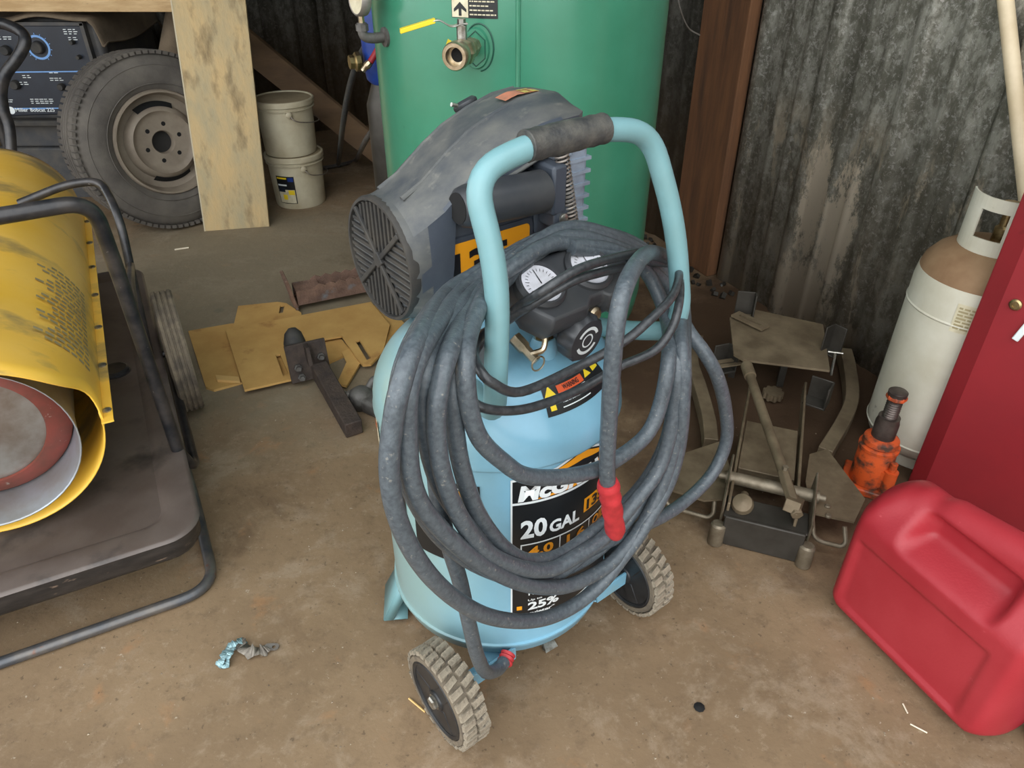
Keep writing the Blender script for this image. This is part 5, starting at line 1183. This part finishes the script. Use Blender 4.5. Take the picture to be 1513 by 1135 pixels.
# brown plank leaning low against the back wall
A0, A1 = AY(335, 0, 4.35), G(575, 295, .0); Bk = thing('brown_plank', 'long brown plank slanting down behind the buckets to the floor', 'plank', (A1.x, A1.y + .3, 0))
mb = MB(); Pq = [AY(325, 10, 4.25), AY(325, 62, 4.2), AY(600, 279, 3.72), AY(600, 240, 3.78)]; Pq = [p - Bk.location for p in Pq]
nn = Vector((0, .025, .008)); mb.rings([[tuple(p) for p in Pq], [tuple(p + nn) for p in Pq]]); mb.build('plank', M['brown_board'], Bk, bevel=.002)
# thin wire hanging by the post
mb = MB(); P = [AY(998, -30, 2.45), AY(1002, 0, 2.45), AY(1008, 22, 2.46), AY(1018, 42, 2.48), AY(1034, 52, 2.5)]; mb.tube(catmull(P, 6), .0022, 6); tag(mb.build('loose_wire', M['greymetal'], None), 'thin pale wire curling down beside the timber post', 'wire')

# ================================================================ TAN CUT PLATES ON THE FLOOR
def gpoly(P, z): return [(G(x, y, z).x, G(x, y, z).y) for x, y in P]
def tanplate(loops_, z, label):
    o = plate([gpoly(l, z + .008) for l in loops_], 0, .008, 'cut_board_sheet', 'tan_plate'); ctr = Vector((sum(v.co.x for v in o.data.vertices) / len(o.data.vertices), sum(v.co.y for v in o.data.vertices) / len(o.data.vertices), 0))
    o.data.transform(Matrix.Translation(-ctr)); o.location = ctr + Vector((0, 0, z)); tag(o, label, 'board', 'tan cut sheets on the floor'); return o
tanplate([[(278, 489), (341, 478), (480, 470), (520, 520), (440, 556), (356, 565), (316, 576), (304, 572), (294, 540)]], .0005, 'tan cut sheet at the bottom left of the floor pile, rounded corner')
tanplate([[(352, 452), (410, 446), (423, 448), (445, 462), (450, 500), (343, 490)], [(414, 451), (421, 450), (418, 462), (412, 463)]], .0095, 'small tan cut sheet with one slot beside the rusty step bracket')
tanplate([[(530, 455), (560, 450), (590, 470), (620, 500), (580, 520), (540, 500)]], .0096, 'tan cut sheet sticking out under the pump at the right of the pile')
tanplate([[(333, 487), (548, 446), (576, 480), (566, 520), (548, 538), (536, 539), (528, 530), (505, 496), (466, 503), (462, 545), (431, 560), (361, 576)], [(407, 524), (414, 523), (426, 552), (418, 555)], [(525, 504), (531, 502), (548, 529), (542, 532)]], .0190, 'large tan cut sheet with two slots lying on top of the pile')
tanplate([[(505, 520), (522, 512), (536, 530), (512, 570), (498, 566), (512, 535)]], .0097, 'narrow tan cut strip under the notch of the large sheet')
o = plate([gpoly([(318, 553), (353, 556), (354, 562), (320, 560)], .02)], 0, .009, 'wood_strip', 'tan_edge'); o.data.transform(Matrix.Translation((.9, -1.95, 0))); o.location = (-.9, 1.95, .0088); tag(o, 'pale thin wood strip lying on the bottom tan sheet', 'wood strip')
# ================================================================ RUSTY STEP BRACKET
SB = thing('step_bracket', 'rusty serrated steel step bracket lying behind the tan sheets', 'bracket', (-.79, 2.405, .0275), R(25.6))
def serr(y, zt=.062, amp=.010, x1=.42):
    P = [(0, 0), (x1, 0)]; top_ = []
    n = 18
    for k in range(n + 1): x = .07 + (x1 - .07) * k / n; top_.append((x, zt + (amp if k % 2 else 0)))
    return P + top_[::-1] + [(.07, zt - .006), (0, zt - .004)]
for y in (.0, .075):
    mb = MB(); mb.prism(serr(y), y, y + .006, lambda u, v, w_: (u, w_, v)); mb.build('serrated_side', M['rust'], SB)
mb = MB(); mb.box((.045, .04, .056), (.09, .07, .005)); mb.box((.21, .04, .004), (.42, .075, .005)); mb.build('tread_pan', M['rust'], SB)
mb = MB(); mb.box((-.018, .035, .050), (.012, .10, .125), rotm(y=R(-10))); mb.box((-.008, .035, .002), (.02, .09, .006)); mb.build('end_flange', M['rust'], SB, bevel=.002)
# ================================================================ DRAWBAR with bolted plate
DB = thing('hitch_drawbar', 'dark rusty hitch drawbar with a bolted plate resting on the tan sheets', 'hitch', (-.63, 1.93, 0), 0)
s0_, s1_ = Vector((-.60, 1.915, .065)) - DB.location, Vector((-.450, 1.655, .0285)) - DB.location
d_ = (s1_ - s0_).normalized(); wx = Vector((d_.y, -d_.x, 0)).normalized() * .0255; wz = d_.cross(wx).normalized() * .0255
mb = MB(); mb.rings([[tuple(p + a * wx + b * wz) for a, b in ((-1, -1), (1, -1), (1, 1), (-1, 1))] for p in (s0_, s1_)]); mb.build('square_tube', M['dark_rust'], DB, bevel=.003)
pn_ = Vector((.42, -.88, .20)).normalized(); pu = Vector((.90, .43, 0)).normalized(); pv = pn_.cross(pu); 
if pv.z < 0: pv = -pv
pc0 = Vector((-.010, .012, .078)); mm = Matrix((pu, pn_, pv)).transposed()
mb = MB(); mb.box(tuple(pc0), (.125, .011, .125), mm); bp2 = mb.build('hitch_plate', M['dark_rust'], DB, bevel=.002)
mb = MB(); mb.prism([(-.0055, 0), (.0055, 0), (.0055, .05), (-.0055, .05)], 0, .06, lambda u, v, w_: tuple(pc0 + pu * u + pn_ * (v + .004) + pv * w_)); mb.build('gusset', M['dark_rust'], DB)
for u, v in ((-.035, -.012), (-.030, -.045), (.040, .008), (.045, -.028)):
    mb = MB(); mb.lathe([(.0125, 0), (.0125, .009), (.008, .009), (.008, .022)], tuple(pc0 + pu * u + pv * v + pn_ * .005), pn_, 6); mb.build('bolt', M['cast'], bp2)
mb = MB(); mb.lathe([(.028, 0), (.034, .01), (.034, .045), (.026, .075), (.012, .09), (.0001, .092)], tuple(pc0 + pu * -.025 - pn_ * .04 + pv * .01), (-.1, .3, .95), 20, cap=False); mb.build('rubber_cover', M['black_dull'], DB)
# ================================================================ GREY CAST HITCH PART
CP = thing('cast_coupler', 'small grey cast coupler with a bolt beside the compressor', 'coupler', tuple(G(536, 600, 0)), R(-35))
mb = MB(); mb.rings([[(x, y * (1.0 - abs(z_)), .033 + zz) for x, y, z_, zz in [(math.cos(t) * r_, math.sin(t) * r_, 0, h_) for t in [2 * math.pi * k / 20 for k in range(20)]]] for r_, h_ in ((.030, -.033), (.040, -.02), (.042, 0), (.034, .02), (.018, .032))])
mb.rings([[(.03 + x_, y_, z_) for y_, z_ in rrect(-.03, 0, .03, .05, .014)] for x_ in (0, .08)] + [[(.14, y_ * .8, z_ * .9) for y_, z_ in rrect(-.03, 0, .03, .05, .014)]]); mb.build('casting', M['cast'], CP, sharp=40)
mb = MB(); mb.lathe([(.016, 0), (.016, .012), (.010, .012), (.010, .03)], (-.03, -.015, .035), (-.8, -.5, .25), 6); mb.build('bolt', M['greymetal'], CP)
mb = MB(); mb.tube(catmull([(.0, .02, .04), (.01, .05, .075), (.03, .06, .06), (.05, .045, .03)], 4), .011, 10); mb.build('latch', M['cast'], CP)
# ================================================================ TAPE SCRAP
TS = thing('tape_scrap', 'crumpled teal strip with a grey metal tab on the concrete floor', 'scrap', tuple(G(362, 968, 0)), 0)
def ribbon(P, wd, name, m, tilt=0):
    mb = MB(); Q = catmull([Vector(p) for p in P], 5); rnd = random.Random(5)
    L_ = []
    for i, p in enumerate(Q):
        d_ = (Q[min(i + 1, len(Q) - 1)] - Q[max(i - 1, 0)]).normalized(); n_ = Vector((-d_.y, d_.x, .5 * math.sin(i * 1.1 + tilt))).normalized() * wd * (1 + .25 * math.sin(i * 2.3))
        a_, b_ = p - n_, p + n_; a_.z = max(.002, a_.z); b_.z = max(.002, b_.z); L_.append((a_, b_))
    for (a_, b_), (c2, d2) in zip(L_, L_[1:]): mb.poly([a_, b_, d2, c2])
    return mb.build(name, M[m], TS, solid=.0016, sharp=25, recalc=False)
def tp(x, y, z=.01): p = G(x, y, z) - TS.location; return p
ribbon([tp(322, 985, .004), tp(330, 972, .014), tp(336, 960, .012), tp(348, 950, .018), tp(362, 946, .008)], .008, 'teal_strip', 'teal_tape')
ribbon([tp(324, 978, .006), tp(334, 984, .004), tp(338, 968, .02), tp(345, 958, .018)], .006, 'teal_strip', 'teal_tape', 2)
ribbon([tp(352, 950, .008), tp(366, 962, .012), tp(384, 962, .01), tp(396, 957, .006)], .013, 'grey_strip', 'grey_tape', 1)
p = tp(402, 956, .004); plate([[(p.x + x, p.y + y) for x, y in rrect(-.016, -.008, .014, .008, .007)], [(p.x + .004 + .004 * math.cos(t), p.y + .004 * math.sin(t)) for t in [2 * math.pi * k / 12 for k in range(12)]]], .003, .002, 'metal_tab', 'greymetal', TS)
# ================================================================ SMALL LITTER
def sliver(x0, y0, x1, y1, r_, label, m='sliver', name='wood_sliver'):
    a, b = G(x0, y0, r_ + .0005), G(x1, y1, r_ + .0005); c_ = (a + b) / 2; mb = MB(); mb.tube([a - c_, b - c_], r_, 5); o = mb.build(name, M[m], None); o.location = c_; tag(o, label, 'splinter')
sliver(1345, 1070, 1370, 1083, .0015, 'white sliver on the floor in front of the red fuel can')
sliver(1334, 1040, 1341, 1054, .0015, 'short white sliver nearest the red fuel can\'s lower edge')
sliver(258, 369, 279, 366, .004, 'white sliver on the dark floor in front of the leaning board')
sliver(604, 1032, 628, 1052, .002, 'yellowish straw stuck under the near compressor wheel', 'tan_edge', 'straw')
p = G(1033, 1046, 0); mb = MB(); mb.lathe([(.009, 0), (.011, .002), (.006, .005), (.0001, .006)], (0, 0, .0002), n=9, cap=False); o = mb.build('black_blob', M['inner_dark'], None); o.location = p; tag(o, 'small black blob on the floor right of the compressor', 'blob')
p = G(812, 957, 0); mb = MB(); mb.box((0, 0, .004), (.03, .018, .002), rotm(x=.4, z=.6)); mb.box((-.012, -.004, .006), (.008, .02, .002), rotm(y=.9)); o = mb.build('foil_scrap', M['zinc'], None); o.location = p + Vector((0, 0, .002)); tag(o, 'crumpled silver scrap on the floor below the compressor tank', 'scrap')
# grit scattered over the floor
mb = MB(); rnd = random.Random(11)
for k in range(420):
    x, y = rnd.uniform(-1.5, .95), rnd.uniform(.45, 1.7); r_ = rnd.choice([.0012, .0016, .002, .0028]); 
    v = [mb.bm.verts.new((x + math.cos(a) * r_ * rnd.uniform(.6, 1.3), y + math.sin(a) * r_ * rnd.uniform(.6, 1.3), 0.0003)) for a in (0, 2.1, 4.2)]; t = mb.bm.verts.new((x, y, r_ * .9))
    for i in range(3): mb.bm.faces.new((v[i], v[(i + 1) % 3], t))
o = stuff(mb.build('floor_grit', M['debris'], None)); tag(o, 'fine grit scattered over the concrete floor', 'grit')
# rubble and dark leaf litter in the far corner by the post
mb = MB()
for k in range(70):
    p = WP + WD * rnd.uniform(-.25, .75) + WN * rnd.uniform(.03, .22); s_ = rnd.uniform(.008, .026); mb.box((p.x, p.y, s_ * .4), (s_, s_ * rnd.uniform(.5, 1), s_ * .7), rotm(rnd.random(), rnd.random(), rnd.random() * 6))
o = stuff(mb.build('corner_litter', M['jackdark'], None)); tag(o, 'dark litter and rubble heaped along the foot of the wall', 'litter')
